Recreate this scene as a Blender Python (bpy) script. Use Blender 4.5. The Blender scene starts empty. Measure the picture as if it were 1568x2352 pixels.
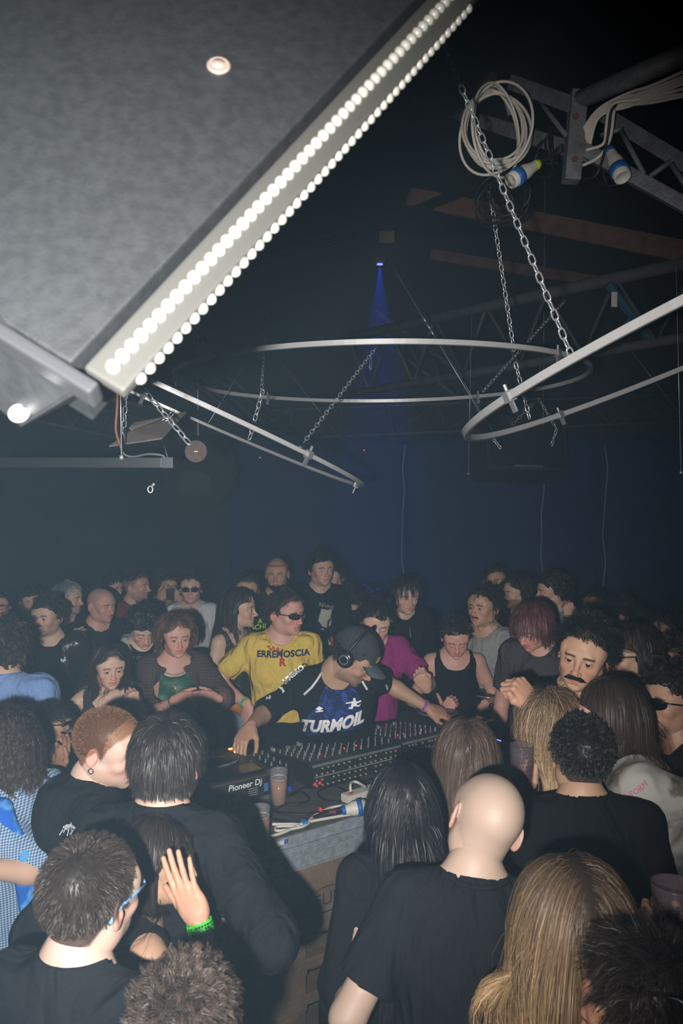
import bpy, bmesh, math, random
import numpy as np
from mathutils import Vector, Matrix
from mathutils.bvhtree import BVHTree

random.seed(7); rng = np.random.default_rng(7)
SC = bpy.context.scene
COL = SC.collection

# ---------------------------------------------------------------- camera, flash, light, exposure
FPX = 28.0/36.0*2352.0
HC = 2.38
PITCH = math.atan(50.0/FPX)
cam_d = bpy.data.cameras.new('camera'); cam = bpy.data.objects.new('camera', cam_d); COL.objects.link(cam)
cam.location = (0, 0, HC); cam.rotation_euler = (math.pi/2-PITCH, 0, 0)
cam_d.sensor_fit = 'VERTICAL'; cam_d.sensor_height = 36.0; cam_d.sensor_width = 24.0; cam_d.lens = 28.0
cam_d.dof.use_dof = True; cam_d.dof.focus_distance = 3.4; cam_d.dof.aperture_fstop = 7.0
cam_d.clip_start = 0.02
SC.camera = cam
SC.view_settings.view_transform = 'Standard'; SC.view_settings.look = 'None'
SC.view_settings.gamma = 1.0; SC.view_settings.use_curve_mapping = False
SC.view_settings.exposure = 0.0
try:
    SC.cycles.use_denoising = True; SC.cycles.adaptive_threshold = 0.02
    SC.cycles.max_bounces = 5; SC.cycles.diffuse_bounces = 2; SC.cycles.glossy_bounces = 2
    SC.cycles.transmission_bounces = 5; SC.cycles.transparent_max_bounces = 8
    SC.cycles.volume_bounces = 0; SC.cycles.caustics_reflective = False; SC.cycles.caustics_refractive = False
except Exception: pass
W = bpy.data.worlds.new('world'); SC.world = W; W.use_nodes = True
W.node_tree.nodes['Background'].inputs[0].default_value = (0.35, 0.5, 0.8, 1)
W.node_tree.nodes['Background'].inputs[1].default_value = 0.006

def spot(name, loc, target, power, size, blend, radius, color=(1, 1, 1)):
    l = bpy.data.lights.new(name, 'SPOT'); l.energy = power; l.spot_size = math.radians(size); l.spot_blend = blend
    l.shadow_soft_size = radius; l.color = color
    o = bpy.data.objects.new(name, l); COL.objects.link(o); o.location = loc
    o.rotation_euler = (Vector(target)-Vector(loc)).to_track_quat('-Z', 'Y').to_euler()
    return o
spot('camera_flash', (-0.135, -0.16, HC-0.05), (-0.50, 4.0, HC-0.20), 530, 82, 1.0, 0.02, (1.0, 0.97, 0.93))
HAZE = 0.0062

def pix(u, v, d):
    """point seen at pixel u,v of the photograph at depth d along the level view axis"""
    a, b = (u-784.0)/FPX, -(v-1176.0)/FPX
    c, s = math.cos(PITCH), math.sin(PITCH)
    y, z = c+b*s, -s+b*c
    k = d/y
    return Vector((a*k, d, HC+z*k))
def pixz(u, v, z):
    p = pix(u, v, 1.0); k = (z-HC)/(p.z-HC)
    return Vector((p.x*k, k, z))
def lin(r, g, b):
    f = lambda c: (c/255.0/12.92) if c/255.0 <= 0.04045 else ((c/255.0+0.055)/1.055)**2.4
    return (f(r), f(g), f(b))

# ---------------------------------------------------------------- materials
MATS = {}
def mat(name, color=(0.5, 0.5, 0.5), rough=0.6, metal=0.0, spec=0.5, bump=0.0, bscale=80.0, var=0.0, vscale=6.0,
        attr=None, emit=None, estr=0.0, sheen=0.0, trans=0.0, sss=0.0, alpha=1.0, dark=None, coat=0.0, folds=0.0):
    if name in MATS: return MATS[name]
    m = bpy.data.materials.new(name); m.use_nodes = True; nt = m.node_tree; N = nt.nodes; L = nt.links
    b = N['Principled BSDF']
    b.inputs['Roughness'].default_value = rough; b.inputs['Metallic'].default_value = metal
    b.inputs['Specular IOR Level'].default_value = spec
    b.inputs['Sheen Weight'].default_value = sheen; b.inputs['Transmission Weight'].default_value = trans
    b.inputs['Alpha'].default_value = alpha; b.inputs['Coat Weight'].default_value = coat
    if sss: b.inputs['Subsurface Weight'].default_value = sss; b.inputs['Subsurface Scale'].default_value = 0.01; b.inputs['Subsurface Radius'].default_value = (1, .35, .2)
    c4 = tuple(color)+(1,)
    b.inputs['Base Color'].default_value = c4
    tc = N.new('ShaderNodeTexCoord'); src = None
    if attr:
        a = N.new('ShaderNodeAttribute'); a.attribute_name = attr; src = a.outputs['Color']
        L.new(src, b.inputs['Base Color'])
    if var:
        n = N.new('ShaderNodeTexNoise'); n.inputs['Scale'].default_value = vscale; n.inputs['Detail'].default_value = 6
        L.new(tc.outputs['Object'], n.inputs['Vector'])
        mx = N.new('ShaderNodeMix'); mx.data_type = 'RGBA'
        cr = N.new('ShaderNodeMapRange'); cr.inputs[1].default_value = 0.35; cr.inputs[2].default_value = 0.65
        L.new(n.outputs['Fac'], cr.inputs[0]); L.new(cr.outputs[0], mx.inputs[0])
        dk = dark if dark else tuple(x*(1-var) for x in color)
        mx.inputs[6].default_value = tuple(dk)+(1,)
        if src: L.new(src, mx.inputs[7])
        else: mx.inputs[7].default_value = c4
        L.new(mx.outputs[2], b.inputs['Base Color'])
    if bump:
        n = N.new('ShaderNodeTexNoise'); n.inputs['Scale'].default_value = bscale; n.inputs['Detail'].default_value = 4
        L.new(tc.outputs['Object'], n.inputs['Vector'])
        bp = N.new('ShaderNodeBump'); bp.inputs['Strength'].default_value = bump; bp.inputs['Distance'].default_value = 0.01
        L.new(n.outputs['Fac'], bp.inputs['Height']); L.new(bp.outputs[0], b.inputs['Normal'])
        if folds:
            mp = N.new('ShaderNodeMapping'); mp.inputs['Scale'].default_value = (1, 1, .38); L.new(tc.outputs['Object'], mp.inputs['Vector'])
            n3 = N.new('ShaderNodeTexNoise'); n3.inputs['Scale'].default_value = 9; n3.inputs['Detail'].default_value = 2.5; n3.inputs['Distortion'].default_value = 1.6; n3.inputs['Roughness'].default_value = .4
            L.new(mp.outputs[0], n3.inputs['Vector']); b3 = N.new('ShaderNodeBump'); b3.inputs['Strength'].default_value = folds; b3.inputs['Distance'].default_value = .05
            L.new(n3.outputs['Fac'], b3.inputs['Height']); L.new(b3.outputs[0], bp.inputs['Normal'])
    if emit:
        b.inputs['Emission Color'].default_value = tuple(emit)+(1,); b.inputs['Emission Strength'].default_value = estr
    MATS[name] = m; return m

def pattern_mat(name, kind, c1, c2, scale):
    """woven checks, plaid and tie-dye, in the cloth's own object space"""
    if name in MATS: return MATS[name]
    m = bpy.data.materials.new(name); m.use_nodes = True; nt = m.node_tree; N = nt.nodes; L = nt.links
    b = N['Principled BSDF']; b.inputs['Roughness'].default_value = 0.9; b.inputs['Specular IOR Level'].default_value = 0.2
    tc = N.new('ShaderNodeTexCoord')
    mx = N.new('ShaderNodeMix'); mx.data_type = 'RGBA'; mx.inputs[6].default_value = tuple(c1)+(1,); mx.inputs[7].default_value = tuple(c2)+(1,)
    def stripes(axis):
        w = N.new('ShaderNodeTexWave'); w.wave_type = 'BANDS'; w.bands_direction = axis; w.inputs['Scale'].default_value = scale
        w.inputs['Distortion'].default_value = 0.6; w.inputs['Detail Scale'].default_value = .3
        L.new(tc.outputs['Object'], w.inputs['Vector']); return w.outputs['Fac']
    if kind in ('check', 'plaid', 'keffiyeh'):
        a, c = stripes('DIAGONAL' if kind == 'keffiyeh' else 'X'), stripes('Z')
        ad = N.new('ShaderNodeMath'); ad.operation = 'MULTIPLY' if kind == 'keffiyeh' else 'ADD'
        L.new(a, ad.inputs[0]); L.new(c, ad.inputs[1])
        mr = N.new('ShaderNodeMapRange'); mr.inputs[1].default_value = {'check': .35, 'plaid': .7, 'keffiyeh': .2}[kind]; mr.inputs[2].default_value = {'check': 1.5, 'plaid': 1.9, 'keffiyeh': .38}[kind]
        L.new(ad.outputs[0], mr.inputs[0]); fac = mr.outputs[0]
    else:
        n = N.new('ShaderNodeTexNoise'); n.inputs['Scale'].default_value = scale; n.inputs['Detail'].default_value = 3; n.inputs['Distortion'].default_value = 1.2
        L.new(tc.outputs['Object'], n.inputs['Vector'])
        mr = N.new('ShaderNodeMapRange'); mr.inputs[1].default_value = .5; mr.inputs[2].default_value = .64
        L.new(n.outputs['Fac'], mr.inputs[0]); fac = mr.outputs[0]
    L.new(fac, mx.inputs[0]); L.new(mx.outputs[2], b.inputs['Base Color'])
    n2 = N.new('ShaderNodeTexNoise'); n2.inputs['Scale'].default_value = 400
    L.new(tc.outputs['Object'], n2.inputs['Vector'])
    bp = N.new('ShaderNodeBump'); bp.inputs['Strength'].default_value = .25; bp.inputs['Distance'].default_value = .005
    L.new(n2.outputs['Fac'], bp.inputs['Height']); L.new(bp.outputs[0], b.inputs['Normal'])
    MATS[name] = m; return m

# ---------------------------------------------------------------- mesh helpers
def link(name, verts, faces, m, parent=None, smooth=True, colors=None, origin=None):
    me = bpy.data.meshes.new(name)
    verts = np.asarray(verts, dtype=np.float32)
    o = bpy.data.objects.new(name, me)
    if origin is not None:
        verts = verts-np.array(origin, dtype=np.float32); 
    if isinstance(faces, np.ndarray):
        nf, k = faces.shape
        me.vertices.add(len(verts)); me.vertices.foreach_set('co', verts.ravel())
        me.loops.add(nf*k); me.loops.foreach_set('vertex_index', faces.astype(np.int32).ravel())
        me.polygons.add(nf); me.polygons.foreach_set('loop_start', np.arange(0, nf*k, k, dtype=np.int32))
        me.update(calc_edges=True); me.validate()
    else:
        me.from_pydata(verts.tolist(), [], [list(f) for f in faces]); me.update()
    if smooth: me.polygons.foreach_set('use_smooth', [True]*len(me.polygons))
    if colors is not None and len(colors) == len(me.vertices):
        a = me.color_attributes.new('col', 'FLOAT_COLOR', 'POINT')
        c = np.ones((len(colors), 4), dtype=np.float32); c[:, :3] = colors; a.data.foreach_set('color', c.ravel())
    if m is not None:
        for x in (m if isinstance(m, (list, tuple)) else [m]): me.materials.append(x)
    COL.objects.link(o)
    if origin is not None: o.location = origin
    if parent is not None:
        o.parent = parent; o.matrix_parent_inverse = Matrix.Translation(parent.location).inverted() if parent.parent is None else Matrix.Translation(parent.parent.location).inverted()@Matrix.Identity(4)
        if parent.parent is not None: o.matrix_parent_inverse = parent_world(parent).inverted()
        else: o.matrix_parent_inverse = parent_world(parent).inverted()
    return o
def parent_world(o):
    m = o.matrix_basis.copy(); p = o
    while p.parent is not None:
        m = p.matrix_parent_inverse@m; p = p.parent; m = p.matrix_basis@m
    return m
def tag(o, label=None, cat=None, group=None, kind=None):
    if label: o['label'] = label
    if cat: o['category'] = cat
    if group: o['group'] = group
    if kind: o['kind'] = kind
    return o
def empty(name, loc):
    o = bpy.data.objects.new(name, None); COL.objects.link(o); o.location = loc; o.empty_display_size = .05; return o

class MB:
    """collects tubes, boxes and lathes in world space, then links ONE mesh"""
    def __init__(s): s.v = []; s.f = []
    def add(s, v, f):
        n = len(s.v); s.v += [tuple(p) for p in v]; s.f += [tuple(i+n for i in q) for q in f]; return s
    def box(s, c, size, R=None, bev=0.0):
        bm = bmesh.new(); bmesh.ops.create_cube(bm, size=1.0)
        for v in bm.verts: v.co = Vector((v.co.x*size[0], v.co.y*size[1], v.co.z*size[2]))
        if bev: bmesh.ops.bevel(bm, geom=bm.edges[:], offset=bev, segments=2, affect='EDGES', profile=.7)
        R = R or Matrix.Identity(3); c = Vector(c); bm.verts.ensure_lookup_table()
        s.add([c+R@v.co for v in bm.verts], [[v.index for v in f.verts] for f in bm.faces]); bm.free(); return s
    def tube(s, pts, r, n=8, closed=False, cap=True):
        pts = [Vector(p) for p in pts]; m = len(pts); rr = r if isinstance(r, (list, tuple)) else [r]*m
        V = []; F = []; up = None
        for i, p in enumerate(pts):
            if closed: t = pts[(i+1) % m]-pts[i-1]
            else: t = pts[min(i+1, m-1)]-pts[max(i-1, 0)]
            t = t.normalized() if t.length > 1e-9 else Vector((0, 0, 1))
            if up is None: up = Vector((0, 0, 1)) if abs(t.z) < .9 else Vector((1, 0, 0))
            a = (up-t*up.dot(t)).normalized(); up = a; b = t.cross(a)
            for k in range(n):
                th = 2*math.pi*k/n; V.append(p+(a*math.cos(th)+b*math.sin(th))*rr[i])
        for i in range(m if closed else m-1):
            j = (i+1) % m
            for k in range(n): F.append((i*n+k, i*n+(k+1) % n, j*n+(k+1) % n, j*n+k))
        if cap and not closed: F.append(tuple(range(n))[::-1]); F.append(tuple((m-1)*n+k for k in range(n)))
        return s.add(V, F)
    def lathe(s, prof, c, axis=(0, 0, 1), n=24, close=False):
        ax = Vector(axis).normalized(); a = ax.orthogonal().normalized(); b = ax.cross(a); c = Vector(c); V = []; F = []
        for r, h in prof:
            for k in range(n):
                th = 2*math.pi*k/n; V.append(c+ax*h+(a*math.cos(th)+b*math.sin(th))*r)
        for i in range(len(prof)-1):
            for k in range(n): F.append((i*n+k, i*n+(k+1) % n, (i+1)*n+(k+1) % n, (i+1)*n+k))
        if close: F.append(tuple(range(n))[::-1]); F.append(tuple((len(prof)-1)*n+k for k in range(n)))
        return s.add(V, F)
    def prism(s, poly, d):
        """solid from a planar 3-D polygon pushed along d"""
        n = len(poly); d = Vector(d); V = [Vector(p) for p in poly]+[Vector(p)+d for p in poly]
        F = [tuple(range(n))[::-1], tuple(range(n, 2*n))]+[(i, (i+1) % n, n+(i+1) % n, n+i) for i in range(n)]
        return s.add(V, F)
    def build(s, name, m, parent=None, smooth=False, origin=None):
        if parent is None and origin is None: origin = np.mean(np.array([tuple(v) for v in s.v]), 0)
        return link(name, np.array([tuple(v) for v in s.v]), s.f, m, parent, smooth, origin=origin)

def spline(pts, n=8):
    P = [Vector(p) for p in pts]; P = [P[0]*2-P[1]]+P+[P[-1]*2-P[-2]]; out = []
    for i in range(1, len(P)-2):
        for k in range(n):
            t = k/n; a, b, c, d = P[i-1], P[i], P[i+1], P[i+2]
            out.append(.5*((2*b)+(c-a)*t+(2*a-5*b+4*c-d)*t*t+(3*b-a-3*c+d)*t**3))
    out.append(P[-2]); return out

# ---------------------------------------------------------------- distance fields and surface nets
class Grid:
    def __init__(s, lo, hi, h):
        s.lo = np.array(lo, float); s.h = h
        n = np.ceil((np.array(hi)-s.lo)/h).astype(int)+1; s.n = n
        s.ax = [(s.lo[i]+h*np.arange(n[i])).astype(np.float32) for i in range(3)]
        s.F = np.full(n, 1.0, np.float32)
    def sl(s, lo, hi):
        a = np.clip(np.floor((np.array(lo)-s.lo)/s.h).astype(int), 0, s.n); b = np.clip(np.ceil((np.array(hi)-s.lo)/s.h).astype(int)+1, 0, s.n)
        return a, b
    def sub(s, lo, hi, mar):
        a, b = s.sl(np.array(lo)-mar, np.array(hi)+mar)
        if (b <= a).any(): return None
        x, y, z = [s.ax[i][a[i]:b[i]] for i in range(3)]
        return (slice(a[0], b[0]), slice(a[1], b[1]), slice(a[2], b[2])), x[:, None, None], y[None, :, None], z[None, None, :]
    def op(s, sl, d, k, mode):
        f = s.F[sl]
        if mode == 'u':
            if k > 0: q = np.maximum(k-np.abs(f-d), 0)/k; s.F[sl] = np.minimum(f, d)-q*q*k*.25
            else: s.F[sl] = np.minimum(f, d)
        elif mode == 's':
            d = -d
            if k > 0: q = np.maximum(k-np.abs(f-d), 0)/k; s.F[sl] = np.maximum(f, d)+q*q*k*.25
            else: s.F[sl] = np.maximum(f, d)
    def ell(s, c, r, R=None, k=.02, mode='u'):
        c = np.array(c, float); r = np.array(r, float)
        m = max(r) if R is not None else r
        q = s.sub(c-m, c+m, k+2.5*s.h)
        if q is None: return
        sl, x, y, z = q; x = x-c[0]; y = y-c[1]; z = z-c[2]
        if R is not None:
            R = np.array(R); px = x*R[0, 0]+y*R[1, 0]+z*R[2, 0]; py = x*R[0, 1]+y*R[1, 1]+z*R[2, 1]; pz = x*R[0, 2]+y*R[1, 2]+z*R[2, 2]
        else: px, py, pz = x, y, z
        k0 = np.sqrt((px/r[0])**2+(py/r[1])**2+(pz/r[2])**2)+1e-6
        k1 = np.sqrt((px/r[0]**2)**2+(py/r[1]**2)**2+(pz/r[2]**2)**2)+1e-6
        s.op(sl, k0*(k0-1)/k1, k, mode)
    def cap(s, a, b, ra, rb=None, k=.02, mode='u', cut=None, flat=1.0, side=None):
        """round cone; cut=(c0,c1) flat ends measured beyond a and b; flat/side squash it across the side vector"""
        rb = ra if rb is None else rb
        a = np.array(a, float); b = np.array(b, float); r = max(ra, rb)
        q = s.sub(np.minimum(a, b)-r, np.maximum(a, b)+r, k+2.5*s.h)
        if q is None: return
        sl, x, y, z = q; ba = b-a; L2 = max((ba**2).sum(), 1e-9)
        x = x-a[0]; y = y-a[1]; z = z-a[2]; t0 = (x*ba[0]+y*ba[1]+z*ba[2])/L2; t = np.clip(t0, 0, 1)
        ex = x-ba[0]*t; ey = y-ba[1]*t; ez = z-ba[2]*t
        if side is not None:
            sd = np.array(side); dd = ex*sd[0]+ey*sd[1]+ez*sd[2]; g = (1/flat-1)*dd
            ex = ex+g*sd[0]; ey = ey+g*sd[1]; ez = ez+g*sd[2]
        d = np.sqrt(ex*ex+ey*ey+ez*ez)-(ra+(rb-ra)*t)
        if cut is not None:
            L = math.sqrt(L2)
            if cut[0] is not None: d = np.maximum(d, -t0*L-cut[0])
            if cut[1] is not None: d = np.maximum(d, t0*L-L-cut[1])
        s.op(sl, d, k, mode)
    def plane(s, p, n, k=0):
        """keep the side n points away from"""
        x, y, z = s.ax[0][:, None, None]-p[0], s.ax[1][None, :, None]-p[1], s.ax[2][None, None, :]-p[2]
        d = x*n[0]+y*n[1]+z*n[2]
        f = s.F
        if k > 0: q = np.maximum(k-np.abs(f-d), 0)/k; s.F = np.maximum(f, d)+q*q*k*.25
        else: s.F = np.maximum(f, d)
    def mesh(s):
        F = s.F; ins = F < 0
        F[0], F[-1] = 1, 1; F[:, 0], F[:, -1] = 1, 1; F[:, :, 0], F[:, :, -1] = 1, 1
        ins = F < 0; n = F.shape
        cnt = np.zeros((n[0]-1, n[1]-1, n[2]-1), np.int8)
        offs = [(i, j, k) for i in (0, 1) for j in (0, 1) for k in (0, 1)]
        for i, j, k in offs: cnt += ins[i:n[0]-1+i, j:n[1]-1+j, k:n[2]-1+k]
        act = np.argwhere((cnt > 0) & (cnt < 8))
        if len(act) == 0: return np.zeros((0, 3)), np.zeros((0, 4), int)
        idx = -np.ones(cnt.shape, np.int64); idx[act[:, 0], act[:, 1], act[:, 2]] = np.arange(len(act))
        C = np.stack([F[act[:, 0]+i, act[:, 1]+j, act[:, 2]+k] for i, j, k in offs], 1)
        pos = np.zeros((len(act), 3)); w = np.zeros(len(act)); O = np.array(offs, float)
        for a in range(8):
            for b in range(a+1, 8):
                if abs(O[a]-O[b]).sum() == 1:
                    m = (C[:, a] < 0) != (C[:, b] < 0); t = C[m, a]/(C[m, a]-C[m, b])
                    pos[m] += O[a]+(O[b]-O[a])*t[:, None]; w[m] += 1
        V = s.lo+(act+pos/w[:, None])*s.h; Q = []
        for ax in range(3):
            o1, o2 = (ax+1) % 3, (ax+2) % 3
            A = np.take(ins, range(n[ax]-1), ax); B = np.take(ins, range(1, n[ax]), ax)
            e = np.argwhere(A != B); e = e[(e[:, o1] > 0) & (e[:, o2] > 0) & (e[:, o1] < n[o1]-1) & (e[:, o2] < n[o2]-1)]
            if not len(e): continue
            d1 = np.zeros(3, int); d1[o1] = 1; d2 = np.zeros(3, int); d2[o2] = 1
            g = lambda p: idx[p[:, 0], p[:, 1], p[:, 2]]
            q = np.stack([g(e-d1-d2), g(e-d2), g(e), g(e-d1)], 1)
            fl = ~A[e[:, 0], e[:, 1], e[:, 2]]; q[fl] = q[fl][:, ::-1]
            Q.append(q)
        return V, np.concatenate(Q)

NG = rng.random((32, 32, 32)).astype(np.float32)
def noise(P, sc, off=0.0):
    p = np.asarray(P)*sc+off+100.0; i = np.floor(p).astype(int); f = p-i; f = f*f*(3-2*f); r = 0
    for a in (0, 1):
        for b in (0, 1):
            for c in (0, 1):
                w = (f[:, 0] if a else 1-f[:, 0])*(f[:, 1] if b else 1-f[:, 1])*(f[:, 2] if c else 1-f[:, 2])
                r = r+w*NG[(i[:, 0]+a) % 32, (i[:, 1]+b) % 32, (i[:, 2]+c) % 32]
    return r*2-1
def normals(V, Q):
    a, b, c, d = V[Q[:, 0]], V[Q[:, 1]], V[Q[:, 2]], V[Q[:, 3]]
    fn = np.cross(c-a, d-b); N = np.zeros_like(V)
    for k in range(4): np.add.at(N, Q[:, k], fn)
    return N/(np.linalg.norm(N, axis=1)[:, None]+1e-12)
def relax(V, Q, it=1, w=.5):
    for _ in range(it):
        S = np.zeros_like(V); n = np.zeros(len(V))
        for k in range(4):
            np.add.at(S, Q[:, k], V[Q[:, (k+1) % 4]]); np.add.at(n, Q[:, k], 1)
        V = V*(1-w)+w*S/np.maximum(n, 1)[:, None]
    return V
# ---------------------------------------------------------------- heads, hands, bodies
def make_head(sex='m', eyes='open', smile=0.0, h=.003, jaw=1.0):
    g = Grid((-.105, -.135, -.17), (.105, .15, .145), h)
    f = sex == 'f'
    g.ell((0, -.012, .035), (.077, .098, .087), k=0)
    g.ell((0, .030, .035), (.067, .062, .068), k=.03)
    g.ell((0, .042, -.025), (.058, .048, .062), k=.025)
    jw = (.044 if f else .052)*jaw
    g.ell((0, .032, -.064), (jw, .050, .038), k=.025)
    g.ell((0, .074, -.088), (.017*jaw, .018, .017), k=.02)
    for s in (-1, 1):
        g.ell((s*(.042 if f else .049)*jaw, .006, -.055), (.016, .024, .022), k=.02)
        g.ell((s*.043, .062, -.022), (.018, .019, .016), k=.02)
        g.ell((s*.055, .045, .028), (.015, .03, .03), k=.02)
    g.cap((-.034, .083 if f else .086, .024), (.034, .083 if f else .086, .024), .010, k=.014)
    for s in (-1, 1):
        g.ell((s*.031, .101, .004), (.019, .017, .013), k=.012, mode='s')
    n = .85 if f else 1.0
    g.cap((0, .088, .014), (0, .105+.004*n, -.026), .007*n, .0095*n, k=.012)
    g.ell((0, .109+.004*n, -.030), (.011*n, .011, .009), k=.008)
    for s in (-1, 1):
        g.ell((s*.0135*n, .103, -.0335), (.0075*n, .009, .0075), k=.006)
        g.ell((s*.006*n, .110, -.0405), (.0035, .005, .003), k=.003, mode='s')
    # mouth
    g.ell((0, .062, -.062), (.036, .029, .030), k=.022)
    for s in (-1, 1):
        g.cap((0, .0905, -.0550), (s*.025, .0785, -.0605+.008*smile), .0052 if f else .0040, .0028, k=.008)
        g.cap((0, .0890, -.0668), (s*.023, .0775, -.0620+.008*smile), .0062 if f else .0052, .0028, k=.008)
    for s in (-1, 1):
        g.cap((0, .0975, -.0605), (s*.028, .0845, -.0610+.009*smile), .0022, .0018, k=.003, mode='s')
        if smile: g.ell((s*.036, .068, -.040), (.016, .014, .014), k=.012)
    g.ell((0, .092, -.079), (.016, .005, .004), k=.008, mode='s')
    for s in (-1, 1):
        g.ell((s*.031, .0800, .002), (.0150, .0140, .0140), k=.004)
        if eyes == 'open': g.ell((s*.031, .097, .0010), (.0120, .0120, .0048), k=.002, mode='s')
        else: g.cap((s*.020, .0955, -.0040), (s*.043, .0915, -.0035), .0016, k=.002, mode='s')
        # ears
        a = s*.32; Re = np.array([[math.cos(a), math.sin(a), 0], [-math.sin(a), math.cos(a), 0], [0, 0, 1]]).T
        g.ell((s*.084, -.014, -.002), (.0065, .0185, .031), R=Re, k=.008)
        g.ell((s*.091, -.010, .003), (.0060, .0115, .019), R=Re, k=.005, mode='s')
        g.ell((s*.083, -.003, -.006), (.004, .005, .007), k=.004)
    rn = .050 if f else .060
    g.cap((0, -.018, -.045), (0, -.036, -.20), rn, rn*.80, k=.035)
    if not f: g.ell((0, .028, -.130), (.010, .010, .012), k=.02)
    V, Q = g.mesh(); V = relax(V, Q, 1, .4)
    return V, Q
HEADS = {}
def head_mesh(*a):
    if a not in HEADS: HEADS[a] = make_head(*a)
    return HEADS[a]
def hairline(x, y):
    """height of the hairline as a function of the azimuth around the head, 0 = brow, pi = nape"""
    phi = np.abs(np.arctan2(x, y)); return np.interp(phi, np.pi*np.array([0, .16, .3, .40, .455, .52, .62, .75, 1]), [.082, .080, .060, .030, -.012, .018, -.015, -.055, -.070])

FPOSE = {  # per finger: (base bend, mid bend, tip bend) in degrees; then thumb (spread, curl)
 'flat': ([(8, 6, 4)]*4, (38, 8)), 'relaxed': ([(20, 28, 18), (25, 32, 20), (28, 36, 22), (30, 40, 24)], (32, 25)),
 'fist': ([(78, 88, 60)]*4, (28, 62)), 'grip': ([(38, 48, 34), (42, 50, 34), (44, 50, 34), (46, 50, 34)], (48, 34)),
 'point': ([(4, 6, 4), (78, 88, 60), (78, 88, 60), (78, 88, 60)], (30, 60)),
 'claw': ([(35, 28, 14), (42, 26, 12), (42, 28, 14), (34, 30, 16)], (44, 22)),
 'smoke': ([(18, 24, 12), (24, 30, 18), (60, 76, 50), (66, 80, 50)], (36, 40)),
 'thumb': ([(78, 88, 60)]*4, (62, -6))}
HANDS = {}
def hand_mesh(pose, h=.0028):
    """left-type hand: fingers +y, back of hand +z, thumb on +x, wrist at the origin"""
    if (pose, h) in HANDS: return HANDS[(pose, h)]
    g = Grid((-.085, -.05, -.10), (.13, .215, .07), h)
    g.cap((0, -.008, 0), (0, .012, 0), .0255, .026, k=0, flat=.72, side=(0, 0, 1))
    g.ell((.000, .050, -.001), (.040, .052, .0145), k=.02)
    g.ell((.024, .036, -.010), (.017, .032, .015), k=.014)
    g.ell((-.026, .036, -.008), (.012, .032, .013), k=.012)
    fx = [.028, .0095, -.0095, -.0275]; fl = [(.042, .026, .021), (.046, .029, .022), (.042, .027, .021), (.033, .021, .019)]
    fy = [.089, .093, .089, .080]; fr = [.0088, .0090, .0085, .0076]; fan = [4, 1, -2, -7]
    bends, (spread, tc) = FPOSE[pose]
    tips = []
    for i in range(4):
        p = np.array([fx[i], fy[i], 0.0]); q0 = np.array([fx[i]*.8, .035, 0.0])
        g.cap(q0, p, fr[i]*1.0, fr[i]*1.08, k=.008)
        ang = 0.0; fa = math.radians(fan[i]*(1 if pose != 'fist' else .2))
        for j in range(3):
            ang += math.radians(bends[i][j]); d = np.array([math.sin(fa)*math.cos(ang), math.cos(fa)*math.cos(ang), -math.sin(ang)])
            q = p+d*fl[i][j]; r0 = fr[i]*(1-.07*j); g.cap(p, q, r0, r0*.93, k=.003 if j else .006); p = q
        tips.append(p)
    s, c = math.radians(spread), math.radians(tc)
    p = np.array([.020, .016, -.008]); d = np.array([math.sin(s), math.cos(s), -.30]); d /= np.linalg.norm(d)
    q = p+d*.046; g.cap(p, q, .0145, .0115, k=.012)
    d2 = np.array([math.sin(s-c), math.cos(s-c), -.35]); d2 /= np.linalg.norm(d2)
    r = q+d2*.034; g.cap(q, r, .0108, .0098, k=.004)
    d3 = np.array([math.sin(s-c*1.4), math.cos(s-c*1.4), -.38]); d3 /= np.linalg.norm(d3)
    g.cap(r, r+d3*.026, .0098, .0080, k=.003)
    V, Q = g.mesh(); HANDS[(pose, h)] = (V, Q); return V, Q

def nrm(v): v = np.array(v, float); return v/(np.linalg.norm(v)+1e-9)
SKIN = {'fair': (.62, .40, .30), 'pale': (.66, .46, .37), 'tan': (.50, .30, .20), 'brown': (.33, .185, .115), 'rosy': (.62, .34, .27)}
HAIRC = {'black': (.012, .011, .012), 'dark': (.022, .015, .012), 'brown': (.055, .032, .020), 'mid': (.12, .07, .04), 'blond': (.40, .26, .13),
         'ginger': (.27, .115, .045), 'grey': (.35, .36, .36), 'red': (.10, .025, .025)}

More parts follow.
